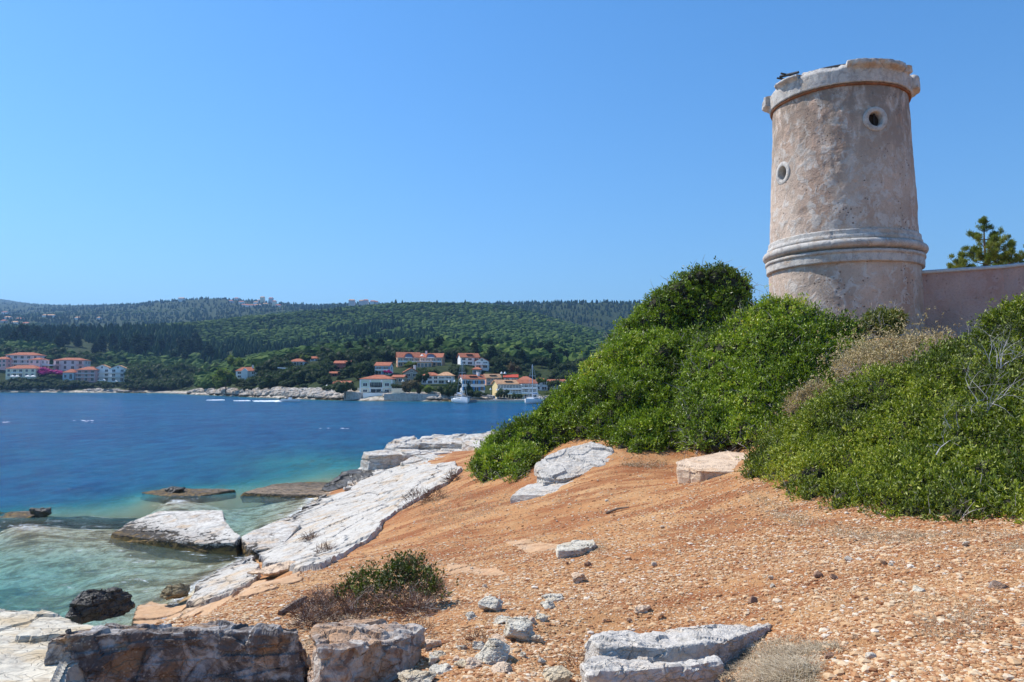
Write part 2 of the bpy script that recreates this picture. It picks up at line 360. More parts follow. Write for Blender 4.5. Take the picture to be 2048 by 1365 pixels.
# name, px0, px1, ridge, eave, base, Y, depth, roof, storeys, columns, wall, trim, options, label
HOUSES = [
 ('apartment_building', 8,73,705,711,737,462,13,'hip',3,5,'pinkwhite','lwhite',{'balc':[(1,3)],'yaw':10},'large three-storey pinkish white apartment block with red hip roofs at the left edge'),
 ('apartment_building', 57,80,716,720,740,456,9,'hip',2,2,'pinkwhite','lwhite',{},'lower red-roofed wing in front of the right end of the large three-storey block'),
 ('house', -14,12,714,719,735,455,9,'hip',2,3,'pinkwall','lwhite',{},'pink house cut off by the left edge of the photo'),
 ('house', 11,71,731,738,755,446,9,'hip',2,5,'cream','lwhite',{'balc':[(1,2)]},'long cream two-storey house with red roof below the three-storey block'),
 ('apartment_building', 104,165,716,721,741,464,11,'hip',2,4,'pinkwhite','pinkwall',{'balc':[(0,0),(3,3)],'yaw':10},'wide pinkish white house with two red hip roofs above the magenta flowers'),
 ('house', 125,147,739,746,760,446,8,'hip',1,2,'bluish','lwhite',{},'small pale blue house with a brown-red hip roof right of the magenta flowers'),
 ('house', 152,191,734,740.5,763,448,9,'hip',3,3,'pinkwall','pinkwhite',{'balc':[(0,2)]},'pink three-storey house with long balconies left of the two gabled villas'),
 ('villa', 183,219,730,738,763,452,11,'gablef',3,2,'white','lwhite',{'balc':[(0,1)],'yaw':14},'left one of the two white gable-fronted villas with tan roofs'),
 ('villa', 216,250,731,738,764,450,11,'gablef',3,2,'white','lwhite',{'balc':[(0,1)],'yaw':14},'right one of the two white gable-fronted villas with tan roofs'),
 ('villa', 467,512,735,743,758,322,10,'hip',2,3,'white','white',{'chim':1,'bay':1,'yaw':15},'bright white villa alone above the pale rocky point'),
 ('bungalow', 578,606,718,724,731.5,312,7,'hip',1,3,'white','white',{'porch':1},'low white bungalow with veranda posts among the olive trees'),
 ('cottage', 620,639,713.5,718,723,325,6,'gablex',1,2,'white','white',{},'tiny white cottage beside the bright green tree on the wooded slope'),
 ('villa', 667,698,722,727.5,740,302,8,'gablex',2,2,'pinkred','pinkred',{'balc':[(0,1)]},'salmon pink villa half hidden by trees'),
 ('cottage', 652,675,744,748,753,284,6,'gablex',1,2,'pinkred','pinkred',{},'low salmon cottage in the trees below the salmon pink villa'),
 ('cottage', 667,698,763,768,777,244,6,'gablex',1,2,'tan','tan',{},'low tan hut behind the round shrub left of the mansion'),
 ('house', 750,779,725,732.5,750,262,8,'gablex',2,2,'lwhite','lwhite',{'shut':1,'balc':[(0,1)]},'white two-storey house with blue shutters behind the mansion'),
 ('mansion', 720,784,751,759.5,789,223,11,'hip',2,5,'mint','white',{'mansion':1},'wide pale two-tone mansion with recessed balcony by the water'),
 ('house', 784,806,751,756,778,229,8,'gablex',2,2,'tan','white',{},'lower tan wing joined to the right side of the mansion'),
 ('hotel', 789,839,705,716,733,292,12,'gablex',2,4,'peach','white',{'balc':[(0,3)],'dormer':1,'yaw':14},'left half of the big peach hotel with arched dormers above the village'),
 ('hotel', 839.5,884,706.5,716,733,291,12,'gablex',2,4,'peach','white',{'balc':[(0,3)],'dormer':1,'chim':-1},'right half of the big peach hotel with arched dormers above the village'),
 ('annex', 834,863,724.5,725.5,736,286,5,'flat',1,4,'peach','white',{},'flat-roofed peach annex with a row of openings below the big hotel'),
 ('house', 805,836,737,746,768,243,9,'gablef',2,2,'grey','white',{'chim':1,'attic':1,'yaw':16},'grey gable-fronted house with white trim right of the mansion'),
 ('house', 843,877,746,752.5,768,246,8,'hip',2,3,'white','white',{},'white house with red hip roof right of the grey gabled house'),
 ('house', 875,905,745,752.5,768,244,8,'hip',2,2,'white','white',{'tanroof':1,'balc':[(0,1)]},'white house with pale tan tiled hip roof'),
 ('villa', 914,958,707,716,730,288,11,'gablex',2,3,'white','white',{'sky':1,'yaw':18},'upper white villa with red roof on the slope left of the dark round pine'),
 ('villa', 950,977,716,723,737,282,10,'gablef',2,2,'lwhite','white',{'balc':[(0,1)]},'white gable-fronted villa attached in front of the upper white villa'),
 ('cottage', 945,962,735,740,749,276,5,'hip',1,2,'pinkwhite','white',{},'small pinkish cottage with coral roof below the upper white villa'),
 ('house', 916,969,751,759.5,785,228,9,'gablex',2,4,'white','lwhite',{'shut':1,'chim':1,'sky':1,'sideg':1},'white house with bright blue shutters behind the taller mast'),
 ('house', 966,1001,749,757,771,248,9,'gablex',2,3,'peachpink','white',{'tanroof':1,'sky':1,'sideg':1},'plain pink house with tan roof between the blue-shuttered house and the yellow hotel'),
 ('hotel', 984,1043,761,769.5,799,223,10,'gablex',3,8,'yellow','white',{'tanroof':1,'sky':1,'balc':[(0,7)],'colon':1},'long yellow waterfront hotel with colonnade and tan roof'),
 ('house', 1008,1035,750,756,766,262,8,'gablex',1,2,'white','white',{'redroof':1},'house with vivid red roof behind the yellow hotel'),
 ('house', 1032,1073,761,768,797,225,9,'gablex',3,4,'white','white',{'balc':[(0,3)],'sideg':1},'white waterfront house right of the yellow hotel behind the second mast'),
 ('house', 1037,1065,754,761,772,244,8,'hip',1,2,'cream','white',{},'cream house with red hip roof behind the white waterfront house'),
 ('house', 1069,1095,757,763.5,781,240,8,'hip',2,2,'lwhite','white',{},'small white house with red hip roof right of the second mast'),
 ('house', 1094,1133,760,764.5,778,242,8,'gablex',1,4,'cream','white',{'balc':[(1,3)],'sideg':1},'cream house nearest to the big green shrub at the right end of the village'),
]
for h in HOUSES: fp((h[1]+h[2])/2, h[5]+.3, h[6]+h[7]*.45); fp((h[1]+h[2])/2, h[5]+.6, h[6]-2)
FT = Terr(fcs, 1.6, 1.0, .02)
def far_z(x, y):
    Y = np.maximum(y, 60.); z = CH+FT.w(x/Y, Y)*Y
    p = np.stack([x, y, 0*x], 1)
    return z+fbm(p, 1/90., 4, 5)*np.clip((Y-500)/100, 0, 9)*.5+fbm(p, .08, 4, 6)*np.clip(z/4, .1, 1)*.8
def fz(x, y): return float(far_z(np.array([float(x)]), np.array([float(y)]))[0])
uu = np.linspace(-1.5, 1.5, 620); ly = np.exp(np.linspace(log(150), log(8000), 330))
U, YF = np.meshgrid(uu, ly); fX = (U*YF).ravel(); fY = YF.ravel(); fZ = far_z(fX, fY)
m_hill, nt, b = M('hill_soil', .95, .1); n = N(nt)
sp = n.new('ShaderNodeSeparateXYZ'); n.L(n.pos(), sp.inputs[0])
c = n.ramp(n.noise(.02, 5), [(.38, (.018, .032, .012)), (.62, (.03, .045, .015)), (.80, (.16, .12, .055))])
c = n.mix(n.ramp(n.noise(.4, 6, .7), [(.4, 0.), (.6, .6)]), c, (.06, .075, .02))
hz_ = n.math('ADD', sp.outputs[2], n.math('MULTIPLY', n.math('SUBTRACT', n.noise(.35, 5, .7), .5), 3.))
rk = n.ramp(n.noise(1.3, 6, .75), [(.35, (.30, .24, .17)), (.6, (.62, .57, .49))])
c = n.mix(n.ramp(n.math('MULTIPLY', hz_, .42), [(.35, 1.), (.62, 0.)]), c, rk)
c = n.mix(n.ramp(hz_, [(.0, 1.), (.5, 0.)]), c, (.07, .06, .045))
n.L(c, b.inputs['Base Color']); n.L(n.bump(n.noise(.8, 8, .75), 1., .5), b.inputs['Normal'])
tag(link('hills', mesh('hills', np.stack([fX, fY, fZ], 1), grid_faces(len(ly), len(uu)), m_hill, smooth=True)), kind='structure')

# ---- sea
wy = np.concatenate([-np.exp(np.linspace(log(900), log(1), 60)), np.linspace(0, 9, 30), np.exp(np.linspace(log(9.1), log(900), 640))])
wx = np.sinh(np.linspace(-1, 1, 760)*7); wx = wx/wx.max()*1500-8
WX, WY = np.meshgrid(wx, wy); x_, y_ = WX.ravel(), WY.ravel()
dn = -near_z(np.clip(x_, -60, 60), np.clip(y_, -14, 78)); df = -far_z(x_, np.maximum(y_, 120))
far = np.clip((np.hypot(x_, y_)-55)/20, 0, 1); dep = np.where((y_ > 150), df, dn*(1-far)+8*far)
p_ = np.stack([x_, y_, 0*x_], 1); pr = p_*[1, 1.7, 1]
amp = np.clip(1-np.hypot(x_, y_)/110, 0, 1)
wz = (fbm(pr, .55, 2, 21)*.035+fbm(pr+[0, 3, 0], 1.9, 3, 22)*.035)*amp*np.clip(.35+dep, .25, 1)
m_water, nt, b = M('sea_water'); n = N(nt); nt.nodes.remove(b)
dp = n.attr('depth')
tr = n.new('ShaderNodeBsdfTransparent')
pw = lambda base: n.math('POWER', base, n.math('MAXIMUM', dp, 0.))
cc = n.new('ShaderNodeCombineColor'); n.L(pw(.60), cc.inputs[0]); n.L(pw(.95), cc.inputs[1]); n.L(pw(.94), cc.inputs[2]); n.L(cc.outputs[0], tr.inputs[0])
body = n.new('ShaderNodeBsdfDiffuse')
bc = n.ramp(n.math('MULTIPLY', dp, .125), [(0., (.40, .60, .52)), (.12, (.12, .44, .44)), (.30, (.010, .20, .30)), (.55, (.009, .115, .24)), (1., (.010, .115, .245))])
bc = n.mix(n.ramp(n.noise(.018, 4, .6, n.mapped((.35, 1, 1))), [(.38, 0.), (.65, .6)]), bc, n.mix(1., bc, (.7, .78, .85), 'MULTIPLY'))
bc = n.mix(n.ramp(n.noise(1.0, 6, .72, n.mapped((.9, .30, 1)), .3), [(.43, .75), (.53, 0.)]), bc, n.mix(1., bc, (.5, .6, .72), 'MULTIPLY'))  # light and dark of the ripples painted into the body colour
bc = n.mix(n.ramp(n.noise(.33, 5, .7, n.mapped((.9, .28, 1))), [(.42, .6), (.52, 0.)]), bc, n.mix(1., bc, (.5, .65, .8), 'MULTIPLY'))
bc = n.mix(n.ramp(n.noise(.06, 8, .72), [(.44, .5), (.54, 0.)]), bc, n.mix(1., bc, (.45, .62, .78), 'MULTIPLY'))
bc = n.mix(n.ramp(n.noise(.11, 8, .75, n.mapped((.8, 1, 1))), [(.52, 0.), (.64, .5)]), bc, n.mix(1., bc, (1.9, 1.45, 1.25), 'MULTIPLY'))
n.L(bc, body.inputs[0])
opa = n.new('ShaderNodeMixShader'); n.L(n.math('SUBTRACT', 1., n.math('POWER', .68, n.math('MAXIMUM', dp, 0.))), opa.inputs[0]); n.L(tr.outputs[0], opa.inputs[1]); n.L(body.outputs[0], opa.inputs[2])
gl = n.new('ShaderNodeBsdfGlossy'); gl.inputs['Roughness'].default_value = .12
h = n.math('ADD', n.math('MULTIPLY', n.noise(2.6, 6, .66, n.mapped((.7, 1.3, 1))), 1.), n.math('MULTIPLY', n.noise(.35, 3, .5, n.mapped((.6, 1.4, 1))), 2.6))
h = n.math('ADD', h, n.math('MULTIPLY', n.noise(9, 3, .6), .14))
nb = n.bump(h, 1., .32); n.L(nb, gl.inputs['Normal']); n.L(n.bump(h, .8, .30), body.inputs['Normal'])
fr = n.new('ShaderNodeFresnel'); fr.inputs['IOR'].default_value = 1.33; n.L(nb, fr.inputs['Normal'])
wm = n.new('ShaderNodeMixShader'); n.L(n.math('MULTIPLY', fr.outputs[0], .75), wm.inputs[0]); n.L(opa.outputs[0], wm.inputs[1]); n.L(gl.outputs[0], wm.inputs[2])
foam = n.new('ShaderNodeBsdfDiffuse'); foam.inputs[0].default_value = (.82, .86, .87, 1)
fm = n.ramp(n.noise(2.4, 6, .72, n.mapped((.8, 1.3, 1)), 1.2), [(.60, 0.), (.68, 1.)])
sh = n.ramp(dp, [(0., 1.), (.15, .9), (.5, .3), (1., 0.)])
fm2 = n.ramp(n.noise(3.5, 6, .75, None, 1.5), [(.44, 0.), (.58, 1.)]); sh2 = n.ramp(dp, [(0.03, 1.), (.09, 0.)])
fx = n.new('ShaderNodeMixShader'); n.L(n.math('MAXIMUM', n.math('MULTIPLY', fm, sh), n.math('MULTIPLY', n.math('MULTIPLY', fm2, sh2), .8)), fx.inputs[0]); n.L(wm.outputs[0], fx.inputs[1]); n.L(foam.outputs[0], fx.inputs[2])
n.L(fx.outputs[0], nt.nodes['Material Output'].inputs[0])
tag(link('water', mesh('water', np.stack([x_, y_, wz], 1), grid_faces(len(wy), len(wx)), m_water, attrs={'depth': dep}, smooth=True)), kind='structure')

# ---- haze
hv = MB(); hv.box(-9000, 9000, -1200, 8300, -25, 900)
m_haze = bpy.data.materials.new('haze_air'); m_haze.use_nodes = True; nt = m_haze.node_tree; nt.nodes.remove(nt.nodes['Principled BSDF'])
pv = nt.nodes.new('ShaderNodeVolumePrincipled'); pv.inputs['Density'].default_value = .00014; pv.inputs['Color'].default_value = (.30, .58, 1, 1); pv.inputs['Anisotropy'].default_value = .2
nt.links.new(pv.outputs[0], nt.nodes['Material Output'].inputs['Volume'])
tag(hv.obj('haze', m_haze), kind='stuff')

# ================================================================== tower
TX, TY = 27*sin(radians(24.25)), 27*cos(radians(24.25))
def plaster(name, base, patch, dark, red):
    m, nt, b = M(name, .92, .15); n = N(nt)
    f1 = n.noise(1.1, 7, .62, n.mapped((1, 1, .6))); f2 = n.noise(3.2, 8, .68, n.mapped((1, 1, .8)), .7); f3 = n.noise(17, 7, .72)
    c = n.ramp(f1, [(.36, tuple(x*.84 for x in base)), (.52, base), (.66, tuple(min(.9, x*1.15) for x in base))])
    c = n.mix(n.ramp(n.noise(.9, 5, .6, n.mapped((1, 1, .35))), [(.50, 0.), (.66, .6)]), c, red)
    c = n.mix(n.ramp(f2, [(.50, 0.), (.58, .75)]), c, patch)
    pv_ = n.vor(9, 'F1', None, 'Distance'); pit = n.math('MULTIPLY', n.ramp(n.math('ADD', pv_, n.math('MULTIPLY', f3, .5)), [(.42, 1.), (.50, 0.)]), n.ramp(n.noise(1.7, 5, .7), [(.52, 0.), (.60, 1.)]))
    c = n.mix(n.math('MULTIPLY', pit, .8), c, dark)
    sx = n.new('ShaderNodeSeparateXYZ'); n.L(n.pos(), sx.inputs[0])
    if patch[0] > .5:
        st = n.math('MULTIPLY', n.ramp(n.math('MULTIPLY', n.math('SUBTRACT', sx.outputs[2], 11.), .3), [(0., .12), (1., 1.)]), n.ramp(n.noise(2.2, 7, .7, n.mapped((1, 1, .45)), .6), [(.40, 0.), (.54, .9)]))
        c = n.mix(st, c, tuple(x*.42 for x in base))
    c = n.mix(n.ramp(f3, [(.38, .35), (.5, 0.)]), c, tuple(x*.6 for x in base))
    n.L(c, b.inputs['Base Color'])
    h = n.math('SUBTRACT', n.math('ADD', n.math('MULTIPLY', f2, .9), n.math('MULTIPLY', f3, .35)), n.math('MULTIPLY', pit, .5))
    n.L(n.bump(h, .9, .07), b.inputs['Normal']); return m
m_plaster = plaster('weathered_plaster', (.56, .435, .345), (.66, .61, .55), (.10, .08, .07), (.42, .25, .17))
m_pinkwall = plaster('pink_render', (.50, .345, .29), (.49, .35, .31), (.36, .22, .18), (.45, .25, .20))
m_moulding = rockmat('moulding_stone', (.58, .54, .49), (.34, .31, .29), (.50, .38, .28), .45, .5, .25, 1.2)
m_wood = flat('dark_wood', (.035, .025, .02), .8, .4, 6)
m_iron = flat('dark_metal', (.03, .032, .035), .55, .3, 6, .4)
m_rust = flat('rusty_brown_edge', (.24, .10, .045), .9, .4, 6)
tower = thing('stone_tower', (TX, TY, 5.0), 'round pinkish stone tower with pale moulding ring and broken top cornice', 'tower')
def Rw(z):
    if z >= 8.8: return 2.29+(2.10-2.29)*(z-9.7)/(14.6-9.7)
    return 2.34+(8.8-z)*.012
def hit(px, py, rad):
    u, w = UW(px, py); a = u*u+1; bq = -2*(u*TX+TY); cq = TX*TX+TY*TY-rad*rad; Y = (-bq-sqrt(bq*bq-4*a*cq))/(2*a); return Vector((u*Y, Y, CH+w*Y))
win = [hit(1750, 239, 2.15), hit(1565, 347, 2.2)]
na, nzv = 620, 420
A = np.linspace(0, 2*pi, na, endpoint=False); Zs = np.linspace(4.6, 14.9, nzv); AA, ZZ2 = np.meshgrid(A, Zs); a_, z_ = AA.ravel(), ZZ2.ravel()
r_ = np.array([Rw(z) for z in Zs]).repeat(na); pp = np.stack([r_*np.cos(a_), r_*np.sin(a_), z_], 1)
lump = fbm(pp, .9, 3, 31)*.035+fbm(pp, 4, 4, 32)*.016; chip = np.clip(fbm(pp, 2.2, 5, 35)-.12, 0, 1)*-.06
r_ = r_+lump+chip; V = np.stack([TX+r_*np.cos(a_), TY+r_*np.sin(a_), z_], 1)
Q = np.stack([np.arange(nzv-1)[:, None]*na+np.arange(na)[None], np.arange(nzv-1)[:, None]*na+(np.arange(na)[None]+1) % na,
              np.arange(1, nzv)[:, None]*na+(np.arange(na)[None]+1) % na, np.arange(1, nzv)[:, None]*na+np.arange(na)[None]], -1).reshape(-1, 4)
cen = V[Q].mean(1)
for w_ in win: Q = Q[np.linalg.norm(cen-np.array(w_), axis=1) > .27]; cen = V[Q].mean(1)
wall = put('wall', V, Q, m_plaster, tower, smooth=True)
def lathe(name, prof, mat, nang=360, namp=.01, parent=tower, a0=0, a1=2*pi, closed=True, ragged=None, smooth=True):
    prof = np.array(prof, float)
    seg = [prof[0]]                       # subdivide profile
    for i in range(1, len(prof)):
        L = np.linalg.norm(prof[i]-prof[i-1]); k = max(1, int(L/.04))
        for j in range(1, k+1): seg.append(prof[i-1]+(prof[i]-prof[i-1])*j/k)
    seg = np.array(seg); m_ = len(seg); Aq = np.linspace(a0, a1, nang, endpoint=not closed); na_ = len(Aq)
    R = seg[:, 0][:, None]+0*Aq; Z = seg[:, 1][:, None]+0*Aq; AQ = Aq[None]+0*R
    if ragged is not None: R, Z = ragged(R, Z, AQ)
    V = np.stack([R*np.cos(AQ), R*np.sin(AQ), Z], -1).reshape(-1, 3)
    d = fbm(V, 3, 4, 41)*namp+fbm(V, 11, 3, 42)*namp*.6; rr = np.hypot(V[:, 0], V[:, 1]); av = np.arctan2(V[:, 1], V[:, 0])+.3*np.floor(V[:, 2]*3); d = d-.018*(np.abs((av*3.1) % 1-.5) < .012)*(namp > .005); V[:, :2] *= (1+d/rr)[:, None]; V[:, 2] += d*.6
    V += [TX, TY, 0]; i = np.arange(m_-1)[:, None]*na_; j = np.arange(na_ if closed else na_-1)[None]
    Q = np.stack([i+j, i+(j+1) % na_, i+na_+(j+1) % na_, i+na_+j], -1).reshape(-1, 4)
    Fs = [Q]
    if not closed:
        for col in (0, na_-1):
            ring = np.arange(m_)*na_+col; cidx = len(V); V = np.vstack([V, V[ring].mean(0)])
            Fs.append(np.stack([ring[:-1], ring[1:], np.full(m_-1, cidx)], 1)); Fs.append(np.array([[ring[-1], ring[0], cidx]]))
    return put(name, V, Fs, mat, parent, smooth=smooth)
def torus(r0, zc, rad, n_=9): return [(r0+rad*cos(t), zc+rad*sin(t)) for t in np.linspace(-pi/2, pi/2, n_)]
lathe('moulding_band', [(2.25, 8.72), (2.42, 8.73), (2.42, 9.0), (2.455, 9.01), (2.455, 9.10), (2.40, 9.11)], m_moulding)
lathe('torus_moulding', [(2.30, 9.105)]+torus(2.40, 9.30, .135)+[(2.33, 9.44), (2.33, 9.45)], m_moulding)
lathe('upper_moulding', [(2.30, 9.44), (2.385, 9.445), (2.385, 9.56), (2.345, 9.58), (2.34, 9.74), (2.22, 9.77)], m_moulding)
def chip_top(R, Z, A):
    q = np.stack([np.cos(A)*3, np.sin(A)*3, Z*0], -1).reshape(-1, 3); k = fbm(q, 2.6, 4, 51).reshape(A.shape)
    top = np.clip((Z-14.72)/.2, 0, 1); return R, Z+top*np.clip(k, -.4, .08)*.26
lathe('frieze_lip', [(2.05, 14.29), (2.17, 14.295), (2.185, 14.36), (2.10, 14.38)], m_rust, namp=.012)
lathe('frieze', [(2.05, 14.365), (2.205, 14.37), (2.225, 14.6), (2.235, 14.82), (2.16, 14.92), (1.7, 14.93)], m_moulding, namp=.012, ragged=chip_top)
def acirc(px, py=150):
    h_ = hit(px, py, 2.2) if 1560 < px < 1812 else None
    if h_: return math.atan2(h_.y-TY, h_.x-TX)
    bear = math.atan2(UW(px, py)[0], 1)
EDGE = math.atan2(-TY, -TX)                       # direction from the axis towards the viewer's side
def cornice(a0, a1, z0, z1, r1, seed):
    def rag(R, Z, A):
        q = np.stack([np.cos(A)*3+seed, np.sin(A)*3, Z*2], -1).reshape(-1, 3); k = fbm(q, 3.5, 3, 60+seed).reshape(A.shape)
        o = np.clip((R-2.2)/.25, 0, 1); e = np.clip(np.minimum(A-EDGE-a0, a1-(A-EDGE))/.12, 0, 1); return R-o*(np.clip(k, 0, 1)*.16+.10*(1-e)*(1+k)), Z+k*.035*o
    lathe('cornice_block', [(2.0, z0), (2.20, z0), (2.26, z0+.10), (r1-.07, z0+.13), (r1-.03, z0+.15), (r1, z0+.17), (r1, z1-.02), (r1-.12, z1), (1.9, z1+.02)],
          m_moulding, nang=max(12, int((a1-a0)*70)), a0=EDGE+a0, a1=EDGE+a1, closed=False, ragged=rag, namp=.015)
# angles are relative to the viewer's side, positive towards the right
cornice(-1.62, -1.30, 14.42, 14.90, 2.46, 1); cornice(-1.0, -.55, 14.74, 14.98, 2.40, 2); cornice(.12, .98, 14.70, 15.02, 2.44, 3)
cornice(1.02, 1.17, 14.70, 15.02, 2.44, 5); cornice(1.34, 1.72, 14.36, 14.92, 2.44, 4); cornice(2.1, 2.8, 14.6, 15.0, 2.4, 6); cornice(3.3, 4.3, 14.62, 15.05, 2.4, 7)
lathe('stone_rubble_edge', [(1.55, 14.90), (2.12, 14.88), (2.08, 14.99), (1.80, 15.03), (1.5, 15.03)], m_moulding, namp=.05, ragged=chip_top)
lathe('roof_cover', [(.0, 15.14), (1.2, 15.14), (1.90, 15.09), (1.95, 15.06), (1.95, 14.95)], m_iron, namp=0)
def apt(a, r, z): return Vector((TX+r*cos(EDGE+a), TY+r*sin(EDGE+a), z))
mb = MB()
for da, z0_ in ((-.80, 15.05), (-.72, 15.13)):
    mb.tube([apt(da, 1.8, z0_-.02)-Vector(tower.location), apt(da-.06, 2.42, z0_+.05)-Vector(tower.location)], .035, 4)
mb.tube([apt(-.86, 2.3, 15.16)-Vector(tower.location), apt(-.55, 2.2, 15.06)-Vector(tower.location)], [.05, .045], 4)
mb.obj('iron_bracket', m_iron, tower)
for w_ in win:
    d = Vector((w_.x-TX, w_.y-TY, 0)).normalized(); t_ = Vector((-d.y, d.x, 0)); up = Vector((0, 0, 1)); cc_ = Vector((TX, TY, w_.z))+d*2.2
    V = []; prof = [(.375, -.20), (.385, .0), (.375, .045), (.365, .055), (.245, .065), (.228, .045), (.222, -.24)]
    for k in range(64):
        a = 2*pi*k/64; wob = 1+.012*sin(3*a+w_.x)
        for r, o_ in prof: V.append(cc_+(t_*cos(a)+up*sin(a))*r*wob+d*(o_-.04))
    m_ = len(prof); Q = [[k*m_+j, ((k+1) % 64)*m_+j, ((k+1) % 64)*m_+j+1, k*m_+j+1] for k in range(64) for j in range(m_-1)]
    fr_ = put('window_frame', [tuple(v) for v in V], np.array(Q), m_moulding, tower, smooth=True)
    V = [tuple(cc_+(t_*cos(2*pi*k/32)+up*sin(2*pi*k/32))*.26-d*.24) for k in range(32)]
    me = bpy.data.meshes.new('window_dark_disc'); me.from_pydata([Vector(v)-tower.location for v in V], [], [list(range(32))]); me.materials.append(m_wood); link('window_dark_disc', me, tower)  # disc closing the hole, its dark colour stands in for the unlit interior
    mb = MB(); q = [cc_+t_*(.02+s*.03)+up*z*.21-d*.14-tower.location for s in (-1, 1) for z in (-1, 1)]
    mb.tube([(q[0]+q[2])/2, (q[1]+q[3])/2], .028, 4); mb.obj('window_bar', m_wood, tower)

# low walls beside the tower
m_coping = rockmat('coping_stone', (.60, .57, .54), (.4, .37, .35), (.5, .42, .35), .2, .3, .1)
def wallrun(name, pts, ztop, zbot, th, label, extra_pier=None):
    root = thing(name, (pts[0][0], pts[0][1], zbot), label, 'wall')
    pts = [np.array(p[:2]) for p in pts]; V = []; Q = []; C = []; CQ = []
    for i in range(len(pts)-1):
        a, c_ = pts[i], pts[i+1]; L = np.linalg.norm(c_-a); t = (c_-a)/L; nn = np.array([-t[1], t[0]])
        if nn[1] > 0: nn = -nn
        k = int(L/.06)+2; m_ = int((ztop-zbot)/.06)+2
        S, H = np.meshgrid(np.linspace(0, L, k), np.linspace(zbot, ztop, m_))
        off = nn*th/2*(1+.02*i); pos = a[None]+S.ravel()[:, None]*t+off; p3 = np.column_stack([pos, H.ravel()])
        d = fbm(p3, 1.2, 3, 71)*.03+fbm(p3, 6, 3, 72)*.008; p3[:, :2] += d[:, None]*nn
        b_ = len(V); V += p3.tolist(); Q += (grid_faces(m_, k)+b_).tolist()
        pos2 = pos-2*off; p4 = np.column_stack([pos2, H.ravel()]); b_ = len(V); V += p4.tolist(); Q += (grid_faces(m_, k)+b_).tolist()
    wl = put('wall_face', V, np.array(Q), m_pinkwall, root, smooth=True)
    mb = MB(); prev = None
    for i in range(len(pts)-1):
        a, c_ = pts[i], pts[i+1]; L = np.linalg.norm(c_-a); t = (c_-a)/L; nn = np.array([-t[1], t[0]])
        s = np.linspace(0, L, max(2, int(L/.25)))
        for j in range(len(s)-1):
            q0, q1 = a+t*s[j], a+t*s[j+1]; w2 = th/2+.05; zt = ztop+.0
            vs = []
            for q in (q0, q1):
                for o_, z in ((w2, zt-.03), (w2*.95, zt+.05), (w2*.5, zt+.09), (-w2*.5, zt+.09), (-w2*.95, zt+.05), (-w2, zt-.03)):
                    x = q+nn*o_; vs.append(Vector((x[0], x[1], z))-root.location)
            mb.add(vs, [(k_, k_+1, 7+k_, 6+k_) for k_ in range(5)]+[(5, 0, 6, 11)])
    mb.obj('coping', m_coping, root, smooth=True); return root
a_ = UW(1830, 560); b1 = P(2010, 533, 22.25); b2 = P(2120, 512, 20.9)
e_ = Vector((TX+2.1*cos(EDGE+1.45), TY+2.1*sin(EDGE+1.45), 0)); zt = 8.50
wallrun('garden_wall', [(e_.x, e_.y), (b1.x, b1.y), (b2.x+.3, b2.y), (b2.x+6, b2.y-3)], zt, 5.2, .4, 'plain pink rendered wall with pale coping running right from the tower')
f_ = Vector((TX+2.1*cos(EDGE-1.45), TY+2.1*sin(EDGE-1.45), 0))
wallrun('low_wall', [(f_.x, f_.y), (f_.x-.35, f_.y+.1), (f_.x-.5, f_.y+3)], 7.6, 5.2, .4, 'short low pinkish wall stub at the left foot of the tower behind the shrubs')

# ================================================================== rocks
m_white = rockmat('white_limestone', (.66, .62, .55), (.36, .31, .26), (.58, .42, .27), .5, .55, .7, 1.0, (1, 1, 2.4), wet=(.0, .34))
m_whitetop = rockmat('pale_shelf_stone', (.58, .54, .475), (.46, .41, .35), (.56, .41, .26), .5, .5, 1., .8, (1, 1, 1), wet=(-.1, .28))
m_cream = rockmat('cream_stone', (.68, .62, .50), (.40, .35, .28), (.56, .43, .26), .5, .5, .6, 1.6, (.7, 1, 2.), lichen=0)
m_darkface = rockmat('dark_weathered_stone', (.50, .47, .44), (.085, .06, .05), (.42, .25, .13), .5, .8, .05, 1.9, lichen=.75)
m_rustface = rockmat('rusty_stone', (.55, .50, .44), (.16, .09, .06), (.48, .28, .15), .75, .6, .05, 1.8)
m_greyrock = rockmat('grey_limestone', (.62, .57, .50), (.36, .33, .29), (.62, .50, .38), .4, .4, .35, 1.8, (1, 1, 1.6))
m_tanrock = rockmat('tan_stone', (.72, .54, .38), (.42, .28, .19), (.66, .44, .27), .5, .2, .6, 1.4, (1, 1, 2))
m_wetrock = rockmat('dark_wet_stone', (.085, .075, .062), (.028, .024, .02), (.14, .10, .05), .3, .5, .5, 1.4)
m_wetrock.node_tree.nodes['Principled BSDF'].inputs['Roughness'].default_value = .45
def refine(bm, L, cap=60000):
    bmesh.ops.triangulate(bm, faces=bm.faces[:])
    for _ in range(14):
        es = [e for e in bm.edges if e.calc_length() > L]
        if not es or len(bm.faces) > cap: break
        bmesh.ops.subdivide_edges(bm, edges=es, cuts=1); bmesh.ops.triangulate(bm, faces=[f for f in bm.faces if len(f.verts) > 3])
def rough(V, Nn, size, amp, seed, strata=.5):
    q = V+seed*13.7; s = 1/size
    d = fbm(q, 1.3*s, 3, seed)*.9
    _, _, rr = cellnoise(q*[1, 1, 1.5], 2.6*s, seed); d += (rr-.5)*.7
    q2 = q*[.35, .35, 3.2]; _, _, r2 = cellnoise(q2, 1.7*s, seed+9); d += (r2-.5)*strata
    d1, d2, _ = cellnoise(q+fbm(q, 3*s, 2, seed+4)[:, None]*.15*size, 1.5*s, seed+3); d -= np.clip(1-(d2-d1)/(.03*size), 0, 1)*.10
    d += fbm(q, 6*s, 4, seed+2, .6)*.42
    return V+Nn*(d*amp)[:, None]
